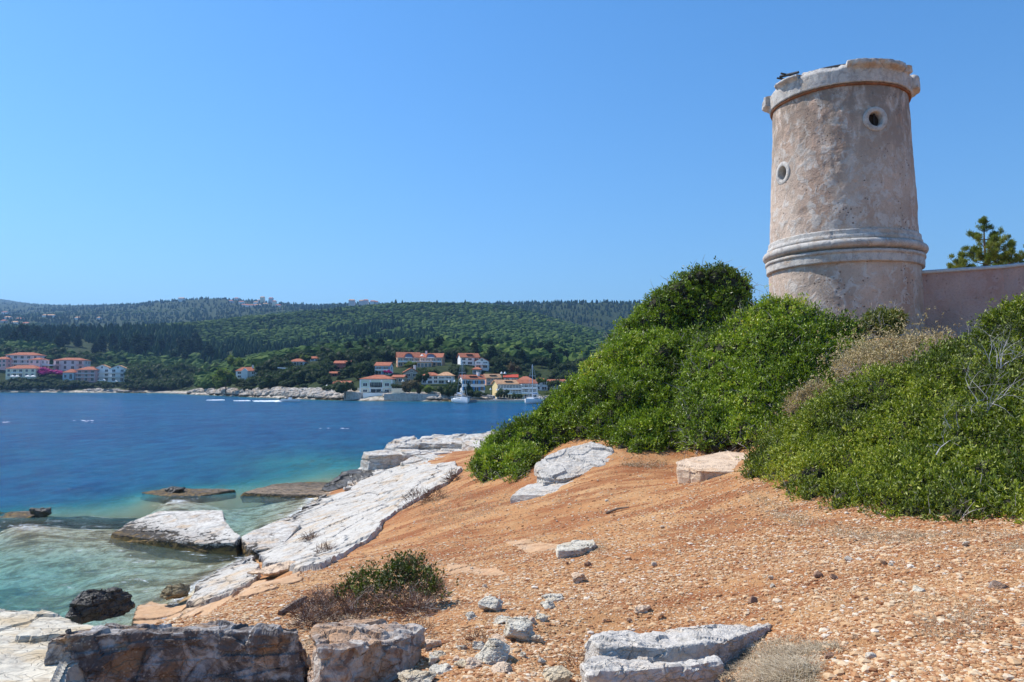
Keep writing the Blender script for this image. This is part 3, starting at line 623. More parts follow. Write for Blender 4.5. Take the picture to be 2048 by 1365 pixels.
def block(name, label, cat, top, h, mat, L, amp, seed=1, flare=.06, group=None, strata=.5, bulge=.03, parent=None, size=None):
    T = [P(*t) for t in top]; n = len(T); c = sum(T, Vector())/n; S = max((t-c).length for t in T)
    bm = bmesh.new(); rings = []
    for f, zf in ((0, 0), (bulge, .35), (flare, 1.)):
        rings.append([bm.verts.new((c.x+(t.x-c.x)*(1+f)+random.uniform(-1, 1)*.02*S*(f > 0), c.y+(t.y-c.y)*(1+f), t.z-h*zf)) for t in T])
    ct = bm.verts.new(c); cb = bm.verts.new((c.x, c.y, c.z-h))
    for i in range(n):
        j = (i+1) % n; bm.faces.new((rings[0][i], rings[0][j], ct)); bm.faces.new((rings[2][j], rings[2][i], cb))
        for k in (0, 1): bm.faces.new((rings[k][j], rings[k][i], rings[k+1][i], rings[k+1][j]))
    bmesh.ops.recalc_face_normals(bm, faces=bm.faces[:]); refine(bm, L)
    for _ in range(2): bmesh.ops.smooth_vert(bm, verts=bm.verts[:], factor=.5, use_axis_x=True, use_axis_y=True, use_axis_z=True)
    bm.normal_update(); V = np.array([v.co for v in bm.verts]); Nn = np.array([v.normal for v in bm.verts])
    T_ = np.array([[v.index for v in f.verts] for f in bm.faces]); bm.free()
    V = rough(V, Nn, size or S, amp, seed, strata)
    o = put(name, V, T_, mat, parent, org=(c.x, c.y, c.z-h) if parent is None else None)
    if parent is None: tag(o, label, cat, group)
    return o
def boulder(name, label, cat, px, py, wpx, hpx, mat, seed, Y=None, depth=.8, sub=4, amp=.12, group=None, sink=.25, loc=None):
    p = loc if loc is not None else (P(px, py, Y) if Y else on(px, py))
    w = wpx/F*p.y/2; h = hpx/F*p.y; r = np.random.default_rng(seed); bm = bmesh.new(); n_ = 13
    D = r.normal(size=(n_, 3)); D /= np.linalg.norm(D, axis=1)[:, None]; D *= r.uniform(.8, 1.1, n_)[:, None]; D /= np.abs(D).max(0)
    for d in D: bm.verts.new((d[0]*w, d[1]*w*depth, d[2]*h*.6))
    o = bmesh.ops.convex_hull(bm, input=bm.verts[:]); bmesh.ops.delete(bm, geom=[g for g in o['geom_interior'] if isinstance(g, bmesh.types.BMVert)], context='VERTS')
    bmesh.ops.recalc_face_normals(bm, faces=bm.faces[:]); refine(bm, w*{4: .055, 3: .10, 2: .35}[sub])
    bmesh.ops.smooth_vert(bm, verts=bm.verts[:], factor=.5, use_axis_x=True, use_axis_y=True, use_axis_z=True); bm.normal_update()
    W = np.array([v.co for v in bm.verts]); Nn = np.array([v.normal for v in bm.verts]); T = np.array([[v.index for v in f.verts] for f in bm.faces]); bm.free()
    if sub > 2: W = rough(W, Nn, w, w*amp*1.3, seed)
    W = W+[0, 0, h*(.6-sink)]
    o = link(name, mesh(name, W, T, mat), None, p); return tag(o, label, cat, group)
# white bedrock shelf
def shelf(name, label, outline, lift, mat, L=.06, seed=1, steps=.07, edge=.10, thick=.55):
    g = [on(px, py) if (py > 0) else G(px, -py, 0) for px, py in outline]; poly = [(p.x, p.y) for p in g]
    xs = [p[0] for p in poly]; ys = [p[1] for p in poly]
    X, Y = np.meshgrid(np.arange(min(xs)-.4, max(xs)+.4, L), np.arange(min(ys)-.4, max(ys)+.4, L*1.3)); sh_ = X.shape; x, y = X.ravel(), Y.ravel()
    p = np.stack([x, y, 0*x], 1); sdv = sdist(poly, x+fbm(p, .8, 4, seed)*.30, y+fbm(p, .8, 4, seed+5)*.30)
    z0 = near_z(x, y); q = p*[1, .8, 1]+fbm(p, .5, 3, seed+7)[:, None]*.6
    d1, d2, rr = cellnoise(q, .55, seed+1); _, _, r2 = cellnoise(q*[1, 1.6, 1], 1.5, seed+2)
    top = np.maximum(z0, -.02)+lift+(rr-.5)*steps+(r2-.5)*steps*.35+fbm(p, 2.5, 5, seed+3)*.025-np.clip(1-(d2-d1)/.05, 0, 1)*.09
    e = np.clip(sdv/edge+.5, 0, 1); z = top*e+(z0-thick)*(1-e)
    keep = (sdv > -.3).reshape(sh_); Q = grid_faces(*sh_); k = keep.ravel(); Q = Q[k[Q].all(1)]
    used = np.unique(Q); m_ = np.zeros(len(x), int); m_[used] = np.arange(len(used)); V = np.stack([x, y, z], 1)[used]
    return tag(put(name, V, m_[Q], mat, None, org=(sum(xs)/len(xs), sum(ys)/len(ys), float(V[:, 2].min()))), label, 'rock')
shelf('rock_shelf', 'broad white sloping limestone shelf running down to the sea beside the orange earth',
      [(508,1128),(520,-1106),(548,-1062),(600,-1024),(642,-1000),(700,985),(738,950),(820,934),(918,926),(930,942),(885,978),(845,1000),(800,1025),(765,1052),(742,1080),(702,1108),(650,1140),(612,1143),(560,1140),(520,1145)], .13, m_whitetop, seed=11)
shelf('rock_shelf', 'narrow white rock strip at the water edge below the broad limestone shelf',
      [(368,-1195),(440,-1150),(500,-1122),(530,1140),(525,1162),(485,1182),(435,1202),(385,1216)], 
      .14, m_whitetop, L=.045, seed=14)
block('rock_slab', 'large isolated white slab with brown waterline lying in the shallows', 'rock',
      [(222,1066,24.4),(268,1040,25.6),(318,1022,26.2),(445,1022,25.8),(450,1044,24.2),(481,1072,22.7),(470,1084,22.0),(400,1087,22.2),(310,1080,23.2),(240,1070,24.0)], .9, m_white, .07, .09, 3, .10, strata=.8)
m_orange = rockmat('orange_bedrock', (.58, .36, .20), (.40, .20, .10), (.60, .44, .30), .5, .3, .2, 1.0)
shelf('rock_slab', 'smooth orange bedrock strip above the narrow white strip at lower left', [(262,1240),(300,1222),(352,1208),(420,1200),(470,1180),(530,1158),(600,1150),(630,1160),(560,1180),(480,1206),(400,1228),(310,1252)], .035, m_orange, L=.045, seed=21, steps=.03)
shelf('rock_slab', 'flat tan bedrock patch right of the small green bush', [(862,1132),(930,1134),(1010,1146),(990,1158),(930,1152),(880,1150)], .02, m_orange, L=.04, seed=22, steps=.02, thick=.2)
shelf('rock_slab', 'flat tan bedrock patch left of the pale cracked rock', [(1000,1088),(1060,1082),(1112,1088),(1110,1102),(1040,1108)], .02, m_orange, L=.04, seed=23, steps=.02, thick=.2)
block('rock', 'brown-footed block between the isolated slab in the shallows and the broad shelf', 'rock',
      [(484,1074,22.6),(560,1040,25.2),(600,1050,24),(560,1095,21.3),(500,1100,21.4)], .8, m_white, .07, .06, 5, .05)
block('rock_slab', 'flat low rock ledge with dark edge in the water left of the blackened rock', 'rock',
      [(486,986,33.4),(545,968,36.5),(625,963,38),(700,968,36.5),(705,990,32.6),(600,988,32.9)], .45, rockmat('algae_stone', (.34, .25, .17), (.10, .075, .05), (.30, .2, .1), .4, .5, .4, 1, wet=(-.05, .14)), .10, .05, 6, .02)
m_flat = bpy.data.materials['algae_stone']
block('rock_slab', 'flat reddish rock just breaking the surface far from the shore slab', 'rock', [(282,985,34.2),(330,977,35.5),(440,979,35),(470,981,34.6),(400,992,33.2),(330,992,33.2)], .35, m_flat, .10, .05, 7, .05)
block('rock_slab', 'flat brown rock at the left edge awash in the sea', 'rock', [(-60,1036,27.8),(-40,1022,29.2),(30,1024,28.8),(75,1020,29),(92,1028,28.4),(40,1038,27.7)], .4, m_flat, .10, .07, 8, .05)
boulder('rock', 'small dark rock knob ending the flat brown rock at the left edge', 'rock', 80, 1030, 38, 16, m_wetrock, 21, Y=28.3, sub=3, sink=.35)
boulder('rock', 'small dark lump on the flat reddish rock awash offshore', 'rock', 352, 985, 44, 13, m_wetrock, 22, Y=34.4, sub=3, sink=.35)
boulder('rock', 'black wet boulder at the water edge behind the near left rocks', 'rock', 196, 1246, 112, 62, m_wetrock, 23, Y=15.3, depth=1., sub=4, sink=.1)
boulder('rock', 'small brownish wet rock at the foot of the narrow white strip', 'rock', 352, 1198, 58, 30, rockmat('brown_stone', (.30, .24, .14), (.12, .09, .05), (.3, .2, .08), .4, .4, .4, 2), 24, Y=17.1, sub=4, sink=.1)
LEDGE = 'stacked white limestone ledge blocks beyond the shelf'
for sd_, (lab, top, h, mt_) in enumerate([
    ('long lower block of the layered white ledge, with brown stained face', [(726,903,36.2),(790,898,37.6),(930,896,38.2),(945,905,36.4),(820,909,35.8),(738,911,35.6)], 1.0, m_white),
    ('rounded upper left block on the layered white ledge', [(765,896,37.2),(785,877,38.4),(830,873,39.3),(842,881,38.2),(838,890,37.4),(800,893,37.1)], .55, m_white),
    ('flat-topped upper middle block on the layered white ledge', [(838,885,37.6),(845,875,39.6),(930,872,40),(945,884,38.4),(935,890,37.6)], .6, m_white),
    ('large white rock leaning from the green shrub onto the layered ledge', [(922,882,37),(938,867,38.8),(1000,860,40),(1070,862,40),(1030,890,36.5),(965,902,35.2)], .9, m_white),
    ('mid step of the layered white ledge just above the shelf', [(800,925,34.4),(830,913,35.6),(935,908,36),(945,922,34),(905,938,32.4),(850,940,32.2)], .6, m_white),
    ('blackened rock sloping into the sea left of the layered ledge', [(642,976,34.2),(668,955,35.6),(694,942,36.2),(728,936,36.2),(750,944,35),(742,962,33.6),(655,984,33.4)], .7, m_wetrock),
    ('pale step between the blackened rock and the broad shelf', [(700,948,35.6),(735,930,36.8),(850,932,36),(840,950,33.8),(740,962,33.2),(690,978,32.4)], .6, m_white)]):
    block('rock_block', lab, 'rock', top, h, mt_, .09, .13, 31+sd_, .05, group=LEDGE, strata=1.1)
block('boulder', 'big grey weathered boulder at the foot of the green shrub', 'rock',
      [(1072,930,18.5),(1100,908,19.1),(1140,893,19.5),(1180,886,19.7),(1222,899,19.2),(1229,925,18.4),(1190,940,18),(1140,955,17.7),(1085,962,17.5)], .75, m_greyrock, .045, .10, 41, .04, strata=1.)
block('rock_slab', 'low pale slab jutting out in front of the big grey boulder', 'rock', [(1022,990,17.3),(1058,968,17.9),(1150,965,17.9),(1235,938,18),(1190,972,17.2),(1090,990,16.9)], .3, m_greyrock, .05, .05, 42, .03)
block('rock_slab', 'flat tan ledge between the two large green shrubs', 'rock', [(1352,924,15.9),(1440,905,17),(1525,897,17.6),(1580,905,16.6),(1510,945,14.8),(1400,942,14.9),(1352,937,15.3)], .5, m_tanrock, .04, .06, 43, .0, strata=1.2)
block('rock', 'pale cracked rock lying alone in the middle of the orange earth', 'rock', [(1113,1092,10.2),(1125,1086,10.5),(1150,1083,10.7),(1187,1078,10.9),(1190,1088,10.4),(1166,1098,10.0),(1116,1101,9.9)], .3, m_cream, .025, .03, 44, .05)
block('boulder', 'wide dark-faced boulder in the left foreground', 'rock', [(96,1275,4.75),(135,1258,5.0),(250,1252,5.3),(420,1250,5.45),(560,1250,5.4),(597,1256,5.2),(596,1266,4.95),(430,1264,5.0),(300,1266,4.95),(180,1270,4.8)], .85, m_darkface, .018, .055, 45, .02, strata=.5, size=.55)
block('rock_slab', 'cream-coloured sloping rock in the bottom left corner', 'rock', [(-260,1212,6.1),(20,1212,6.1),(95,1226,5.9),(170,1244,5.6),(260,1262,5.25),(140,1310,4.7),(90,1420,3.9),(-300,1430,3.6)], .9, m_cream, .025, .06, 46, .04, strata=.8)
block('boulder', 'tan-topped rusty-faced rock between the wide dark boulder and the gravel', 'rock', [(622,1270,4.9),(642,1250,5.3),(735,1243,5.6),(842,1262,5.35),(800,1276,5.0),(745,1284,4.8),(690,1300,4.55),(640,1300,4.5)], .7, m_rustface, .018, .05, 47, .03, size=.45)
r3 = thing('boulder', P(1320, 1330, 4.8), 'two-tiered grey rock at the bottom edge right of centre', 'rock')
r3.location.z -= .3
block('upper_slab', '', '', [(1176,1276,4.95),(1215,1264,5.2),(1330,1262,5.3),(1505,1256,5.4),(1545,1250,5.5),(1450,1284,4.9),(1330,1296,4.75),(1200,1290,4.75)], .4, m_greyrock, .018, .045, 48, .0, parent=r3, size=.4)
block('lower_slab', '', '', [(1160,1330,4.45),(1195,1306,4.7),(1300,1320,4.6),(1425,1312,4.65),(1440,1324,4.5),(1320,1340,4.35),(1180,1346,4.25)], .6, m_greyrock, .018, .045, 49, .04, parent=r3, size=.4)
for i, (px, py, w, h, mt_, lab) in enumerate([
    (978,1222,48,40,m_cream,'upright pale rock poking from the gravel left of the pitted white rock'),
    (1034,1278,62,52,m_cream,'pitted white rock in the gravel below the middle of the photo'),
    (985,1325,62,60,m_cream,'low grey-and-white rock beside the pitted white rock, nearer the bottom'),
    (832,1376,72,44,m_cream,'grey streaked rock to the right of the rusty-faced rock'),
    (1112,1362,62,30,m_cream,'flat pale stone lying left of the two-tiered grey rock'),
    (1290,1208+20,40,18,m_tanrock,'low tan stone in the gravel above the two-tiered grey rock'),
    (1995,1178,36,24,m_rustface,'rust-brown stone near the right edge of the gravel'),
    (1838,1186,22,18,m_cream,'small pointed white stone left of the rust-brown stone'),
    (555,1152,110,26,m_tanrock,'low rounded orange rock below the white shelf'),
    (860,1032,30,22,m_wetrock,'')]):
    if lab: boulder('rock', lab, 'rock', px, py, w*1.15, h*.8, mt_, 60+i, sub=4, amp=.10, sink=.36, depth=1.1)
for i in range(22):
    px, py = random.choice([(random.uniform(935, 1110), random.uniform(1225, 1355)), (random.uniform(935, 1110), random.uniform(1225, 1355)), (random.uniform(860, 960), random.uniform(1290, 1350)), (random.uniform(1100, 1180), random.uniform(1160, 1240))])
    boulder('half_buried_stone', 'pale stone half buried in the gravel near the pitted white rock', 'stone', px, py, random.uniform(18, 46), random.uniform(10, 24), random.choice([m_cream, m_cream, m_tanrock]), 800+i, sub=3, amp=.12, sink=.4, depth=1.2, group='pale stones half buried in the gravel')
m_stone = []
for i, c_ in enumerate([(.62, .50, .38), (.66, .40, .22), (.34, .20, .13), (.70, .62, .50)]):
    m_stone.append(rockmat('loose_stone_%s' % 'abcd'[i], c_, tuple(x*.55 for x in c_), tuple(x*.85 for x in c_), .3, .3, .4, 4))
GRP = 'loose stones scattered on the orange earth'
k = 0; tries = 0
while k < 60 and tries < 4000:
    tries += 1; px = random.uniform(620, 2040); py = random.uniform(985, 1350)
    p = on(px, py); x, y = p.x, p.y
    if (px < 900 and py < 1210) or (px > 1500 and py < 1080) or p.z < .9: continue
    sz = (.035+.05*random.random()**2)*(1.1 if y > 6 else .7)
    o = boulder('loose_stone', 'loose stone a few centimetres across lying on the orange earth', 'stone', px, py, sz/p.y*F*1.2, sz/p.y*F*.8, m_stone[k % 4], 100+k, sub=2, amp=.16, group=GRP, loc=p)
    k += 1

# gravel too fine to count
m_gravel, nt, b = M('gravel', .9, .2); n = N(nt)
c = n.ramp(n.attr('rnd'), [(0., (.22, .085, .035)), (.25, (.40, .19, .085)), (.5, (.54, .32, .155)), (.72, (.62, .43, .245)), (.93, (.68, .55, .38)), (1., (.72, .66, .56))])
n.L(n.mix(n.ramp(n.noise(50, 3), [(.4, .35), (.6, 0.)]), c, (.42, .22, .11)), b.inputs['Base Color'])
def scatter(n_, smin, smax, seed, ylo=3., yhi=26, power=1.0):
    r = np.random.default_rng(seed); Y = np.exp(r.uniform(log(ylo), log(yhi), n_)); u = r.uniform(-.50, .85, n_); x = u*Y
    z = near_z(x, Y); py = 768-(z-CH)/Y*F*1.0
    cl = fbm(np.stack([x, Y*1.4, 0*x], 1), 1.3, 4, 77)
    ok = (z > 1.0+.25*fbm(np.stack([x, Y, 0*x], 1), 1.5, 2, 5)) & ((r.uniform(-.45, .30, n_) < cl*1.4+.2) | (r.uniform(0, 1, n_) < .35)) & (r.uniform(0, 1, n_) < np.clip((z-.9)/.9, .1, 1))
    return x[ok], Y[ok], z[ok], r
VV = []; TT = []; RR = []; base = 0
for n_, s0, s1, yl, yh, sub in ((9000, .018, .040, 3., 26, 1), (45000, .014, .028, 7., 28, 1), (70000, .010, .021, 3., 14, 1), (120000, .005, .011, 3., 8, 1)):
    x, y, z, r = scatter(n_, s0, s1, 5+n_, yl, yh); m_ = len(x); V0, T0 = ICO[1]
    for v in range(4):
        sel = slice(v, m_, 4); kk = len(x[sel]); W = V0*(1+.35*np.array([vnoise(V0*1.4+v*9.1, v)]).T); W = np.sign(W)*np.abs(W)**.8
        sz = s0+(s1-s0)*r.uniform(0, 1, kk)**2.5; scl = np.stack([sz*r.uniform(.7, 1.3, kk), sz*r.uniform(.6, 1., kk), sz*r.uniform(.3, .6, kk)], 1)
        a, t = stamp(W, T0, np.stack([x[sel], y[sel], z[sel]+scl[:, 2]*.2], 1), scl, r.uniform(0, 6.28, kk))
        VV.append(a); TT.append(t+base); RR.append(np.repeat(r.uniform(0, 1, kk)**.9, len(V0))); base += len(a)
tag(link('gravel', mesh('gravel', np.concatenate(VV), np.concatenate(TT), m_gravel, attrs={'rnd': np.concatenate(RR)})), kind='stuff')

# ================================================================== shrubs
def span(poly, px):
    ys = []; n_ = len(poly)
    for i in range(n_):
        (x0, y0), (x1, y1) = poly[i], poly[(i+1) % n_]
        if (x0 <= px) != (x1 <= px): ys.append(y0+(y1-y0)*(px-x0)/(x1-x0))
    return (min(ys), max(ys)) if ys else (0, 1)
def lumps(poly, depth, rmin, rmax, n_=2500, seed=1, gap=.55):
    r = np.random.default_rng(seed); pl = np.array(poly); lo, hi = pl.min(0), pl.max(0)
    pts = r.uniform(lo, hi, (n_, 2)); d = sdist(poly, pts[:, 0], pts[:, 1]); o = np.argsort(-d); C = []; R = []; S = []
    for i in o:
        if d[i] < rmin*.8: break
        rr = min(d[i], rmax)*r.uniform(.8, 1.05)
        if any((pts[i, 0]-a)**2+(pts[i, 1]-b_)**2 < (gap*max(rr, q))**2 for a, b_, q in S): continue
        S.append((*pts[i], rr)); t, bt = span(poly, pts[i, 0]); Y = depth(pts[i, 0], (bt-pts[i, 1])/max(1, bt-t)); w = rr/F*Y; Y = Y+np.clip(r.normal(), -1.5, 1.5)*w*.5; C.append(P(pts[i, 0], pts[i, 1], Y+w*.5)); R.append(w)
    return np.array(C), np.array(R)
def foliage(C, R, ntip, nleaf, ls, seed, shell=(.80, 1.10), up=.35, wid=.42, droop=.6, wild=.04, twf=.1, keep=.80):
    r = np.random.default_rng(seed); pr_ = R**2/(R**2).sum(); k = r.choice(len(R), ntip, p=pr_)
    D = r.normal(size=(ntip, 3)); D /= np.linalg.norm(D, axis=1)[:, None]; D[:, 2] = np.where(D[:, 2] < -.45, -D[:, 2], D[:, 2])
    rad = R[k]*(shell[0]+(shell[1]-shell[0])*r.uniform(0, 1, ntip)**1.2); Pn = C[k]+D*rad[:, None]
    Pn += D*(fbm(Pn, 1.1/np.median(R), 4, seed)*np.median(R)*.75)[:, None]
    Pn += D*(r.exponential(wild, ntip))[:, None]
    ok = np.ones(ntip, bool)
    for c_, q in zip(C, R): ok &= ~((np.linalg.norm(Pn-c_, axis=1) < keep*q))
    gp = fbm(Pn, 1.3/np.median(R), 3, seed+3); ok &= gp > -.34
    Pn, D, k = Pn[ok], D[ok], k[ok]; m_ = len(Pn)
    lr = r.uniform(0, 1, len(R)); tr_ = r.uniform(0, 1, m_); big = np.clip(fbm(Pn, .9, 4, seed+6)*1.1+.5, 0, 1)
    B = np.repeat(Pn, nleaf, 0); DD = np.repeat(D, nleaf, 0); q = len(B); ro = r.normal(size=(q, 3))
    ax = DD*droop+[0, 0, up]+ro*.62; ax /= np.linalg.norm(ax, axis=1)[:, None]
    B = B+r.normal(size=(q, 3))*ls*.35
    sd_ = np.cross(ax, DD*.7+[-.25, 0, .8]+r.normal(size=(q, 3))*.55); sd_ /= np.linalg.norm(sd_, axis=1)[:, None]; nn = np.cross(ax, sd_)
    L = ls*r.uniform(.6, 1.25, q)[:, None]; w = L*wid/2
    mid = B+ax*L*.5
    V = np.stack([B, mid+sd_*w+nn*w*.3, B+ax*L, mid-sd_*w+nn*w*.3], 1).reshape(-1, 3); i = np.arange(q)*4
    Fq = np.stack([i, i+1, i+2, i+3], 1)
    rnd = np.clip(np.repeat(lr[k]*.18+tr_*.37+big*.45, nleaf)+r.normal(size=q)*.10, 0, 1)
    return V, Fq, np.repeat(rnd, 4)
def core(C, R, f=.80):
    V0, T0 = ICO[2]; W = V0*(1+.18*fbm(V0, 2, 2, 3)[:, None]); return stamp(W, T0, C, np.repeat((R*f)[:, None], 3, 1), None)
m_core = flat('dark_core', (.035, .032, .018), .95, .4, 6)  # dark opaque filler added inside shrubs to block the view through leaves
m_twig = flat('grey_twig', (.34, .30, .27), .9, .3, 8); m_btwig = flat('brown_twig', (.16, .09, .06), .9, .4, 8)
def twigs(mb, C, R, n_, ln, rad, seed, m=0, outf=1.0):
    r = random.Random(seed)
    for _ in range(n_):
        k_ = r.randrange(len(R)); d = Vector((r.gauss(0, 1), r.gauss(0, 1), r.gauss(0, 1)+.3)).normalized(); p = Vector(C[k_])+d*R[k_]*r.uniform(.78, 1.05)*outf
        pts = [p]; dd = (d+Vector((r.gauss(0, .5), r.gauss(0, .5), r.gauss(0, .5)))).normalized()
        for s in range(3): dd = (dd+Vector((r.gauss(0, .35), r.gauss(0, .35), r.gauss(0, .35)))).normalized(); pts.append(pts[-1]+dd*ln/3*r.uniform(.7, 1.2))
        mb.tube(pts, [rad, rad*.8, rad*.6, rad*.3], 3, m, cap=False)
def shrub(label, poly, depth, rmin, rmax, ntip, ls, mat, seed, nleaf=7, ground=False, name='shrub', cat='shrub', tw=120, group=None, coref=.8, **k):
    if ground: depth = dz(*depth, poly=poly)
    else: depth = dz(*depth)
    C, R = lumps(poly, depth, rmin, rmax, seed=seed); c0 = C.mean(0); root = thing(name, (c0[0], c0[1], nz(c0[0], c0[1])), label, cat, group)
    V, Fq, rnd = foliage(C, R, ntip, nleaf, ls, seed, **k); put('leaves', V, Fq, mat, root, attrs={'rnd': rnd})
    V, T = core(C, R, coref); put('dark_core', V, T, m_core, root)
    if tw:
        mb = MB(); twigs(mb, C-np.array(root.location), R, tw, .35*ls/.06, .006*ls/.06, seed); mb.obj('twigs', m_twig, root)
    return root, C, R
G1 = [(0, (0.028, 0.040, 0.005)), (.3, (0.080, 0.119, 0.009)), (.6, (0.214, 0.297, 0.021)), (.85, (0.384, 0.459, 0.042)), (1, (0.527, 0.422, 0.081))]  # low stops darkened so the leaf colours carry shade contrast
G2 = [(0, (0.030, 0.036, 0.004)), (.35, (0.092, 0.123, 0.010)), (.6, (0.243, 0.286, 0.025)), (.85, (0.409, 0.419, 0.046)), (1, (0.535, 0.424, 0.099))]
G3 = [(0, (0.021, 0.026, 0.004)), (.35, (0.060, 0.083, 0.010)), (.65, (0.155, 0.196, 0.025)), (.9, (0.288, 0.270, 0.054)), (1, (0.475, 0.304, 0.135))]
m_l1 = leafmat('glossy_green_leaves', G1, .42, .20, .35); m_l2 = leafmat('yellow_green_leaves', G2, .45, .22, .35); m_l3 = leafmat('dark_green_leaves', G3, .45, .26, .3)
lerp = lambda a, b, t: a+(b-a)*t
def dz(x0, b0, t0, x1, b1, t1, pw_=.85, poly=None):
    cache = {}
    def f(px, t):
        s = (px-x0)/(x1-x0); s = min(1, max(0, s)); k_ = round(px/15)
        if poly is not None:
            if k_ not in cache: cache[k_] = on(k_*15, span(poly, k_*15+.01)[1]-4).y+.15 if span(poly, k_*15+.01)[1] > 100 else lerp(b0, b1, s)
            return lerp(cache[k_], lerp(t0, t1, s), max(0, min(1, t))**pw_)
        return lerp(lerp(b0, b1, s), lerp(t0, t1, s), max(0, min(1, t))**pw_)
    return f
shrub('tall domed dark green shrub whose crest stands against the sky left of the tower', [(1212,710),(1222,668),(1262,636),(1300,596),(1350,560),(1400,540),(1440,531),(1482,548),(1504,580),(1497,607),(1540,612),(1560,640),(1560,760),(1440,800),(1330,800),(1220,760)],
      (1200, 23, 24.2, 1560, 21.5, 23.5), 6, 26, 26000, .095, m_l1, 101, tw=400, wild=.05)
shrub('large dense bright green shrub sloping down left to the white rocks', [(937,945),(945,918),(975,885),(1012,862),(1060,835),(1100,800),(1130,775),(1165,745),(1190,718),(1215,688),(1300,670),(1380,665),(1450,690),(1470,760),(1440,830),(1400,890),(1380,912),(1300,918),(1238,916),(1225,892),(1190,885),(1140,890),(1085,915),(1062,948),(1048,974),(990,974),(955,965)],
      (940, 20.2, 23, 1450, 17.2, 22.5), 7, 30, 50000, .085, m_l1, 102, tw=300, ground=True, wild=.05)
shrub('dark tangled green shrub in front of the tower foot', [(1370,905),(1360,800),(1380,700),(1470,640),(1535,604),(1580,606),(1622,618),(1650,640),(1700,640),(1725,662),(1730,700),(1755,745),(1770,790),(1700,850),(1600,880),(1510,893),(1450,905)],
      (1390, 17.3, 21.3, 1760, 15.8, 19.5), 7, 26, 30000, .085, m_l1, 103, tw=1400, wild=.08)
shrub('small olive-green bush standing free against the tower foot', [(1726,655),(1735,635),(1765,628),(1790,625),(1806,640),(1800,662),(1785,676),(1750,672)], (1700, 19, 20, 1800, 19, 20), 6, 20, 1800, .09, leafmat('olive_leaves', [(0, (.05, .06, .01)), (.5, (.13, .15, .025)), (1, (.26, .22, .05))], .5, .2), 104, tw=60)
shrub('wide low yellow-green shrub filling the right side of the photo', [(1490,962),(1494,930),(1520,895),(1580,850),(1640,802),(1700,768),(1760,742),(1830,735),(1900,720),(2000,720),(2300,700),(2350,1110),(2150,1080),(2048,1066),(1900,1066),(1800,1060),(1700,1042),(1615,1030),(1575,1000),(1530,982)],
      (1490, 12.2, 14.5, 2100, 7.8, 11.5), 8, 40, 62000, .055, m_l2, 105, tw=450, ground=True, wild=.05)
shrub('taller green shrub with bare grey branches at the right edge below the pink wall', [(1840,745),(1862,712),(1900,695),(1935,690),(1965,660),(2000,628),(2040,610),(2100,596),(2250,590),(2300,760),(2200,800),(2000,800),(1880,790)],
      (1840, 12., 13.5, 2100, 11, 12.5), 8, 34, 18000, .065, m_l2, 106, tw=500, wild=.06)
# bare grey branches
def branchy(mb, p, d, L, rad, depth, r, m=0, spread=.7):
    pts = [p]; dd = d.copy(); rs = [rad]
    for s in range(4):
        dd = (dd+Vector((r.gauss(0, .22), r.gauss(0, .22), r.gauss(0, .18)))).normalized(); pts.append(pts[-1]+dd*L/4); rs.append(rad*(1-.16*(s+1)))
    mb.tube(pts, rs, 5 if rad > .008 else 3, m, cap=False)
    if depth:
        for _ in range(r.choice((2, 3, 3))):
            i = r.randrange(2, 5); nd = (dd+Vector((r.gauss(0, spread), r.gauss(0, spread), r.gauss(0, spread)+.15))).normalized(); branchy(mb, pts[i], nd, L*r.uniform(.5, .75), rs[i]*.68, depth-1, r, m, spread)
m_dead = flat('bleached_branch', (.42, .40, .40), .85, .25, 9)
for i, (px, py, Y, hgt, nn_, lab) in enumerate([(1962, 800, 10.6, .75, 7, 'bleached bare branches sticking out in the middle of the right-hand shrubs'), (2000, 705, 11.4, .55, 8, 'tangle of dead grey branches above the right-hand shrubs against the pink wall'),
                                         (1905, 820, 10.2, .35, 2, 'short pale dead branch inside the wide yellow-green shrub'), (1848, 870, 9.2, .3, 1, 'single thin dead branch low in the wide yellow-green shrub')]):
    rr_ = random.Random(300+i); mb = MB(); p0 = P(px, py, Y)
    for _ in range(nn_): branchy(mb, Vector((rr_.gauss(0, .06), rr_.gauss(0, .05), -.25)), Vector((rr_.gauss(0, .45), -.35+rr_.gauss(0, .25), 1)).normalized(), hgt*.8, .008, 4, rr_)
    tag(mb.obj('dead_branch', m_dead, None, p0), lab, 'dead branches')
# beige dried shrub
def drymat(name, cols): return leafmat(name, cols, .8, .1, .1)
m_dry = drymat('dried_seed_heads', [(0, (.20, .14, .07)), (.5, (.42, .32, .17)), (1, (.62, .52, .32))])
shrub('straw-coloured dried shrub in front of the tower foot and pink wall', [(1670,745),(1700,712),(1745,695),(1800,690),(1850,680),(1905,684),(1905,702),(1850,735),(1780,770),(1710,770)], (1640, 15.5, 17.5, 1900, 14.5, 16.8), 6, 20, 7000, .055, m_dry, 107, nleaf=5, tw=1500, wild=.16, keep=.4, wid=.4, shell=(.5, 1.2), coref=.45)
shrub('small brown dried clump in the hollow between the two large shrubs', [(1578,830),(1590,795),(1640,770),(1665,790),(1640,820),(1600,845)], (1500, 15, 15.6, 1700, 14, 15), 6, 16, 1500, .05, m_dry, 108, nleaf=6, tw=150, wild=.07, keep=.6)
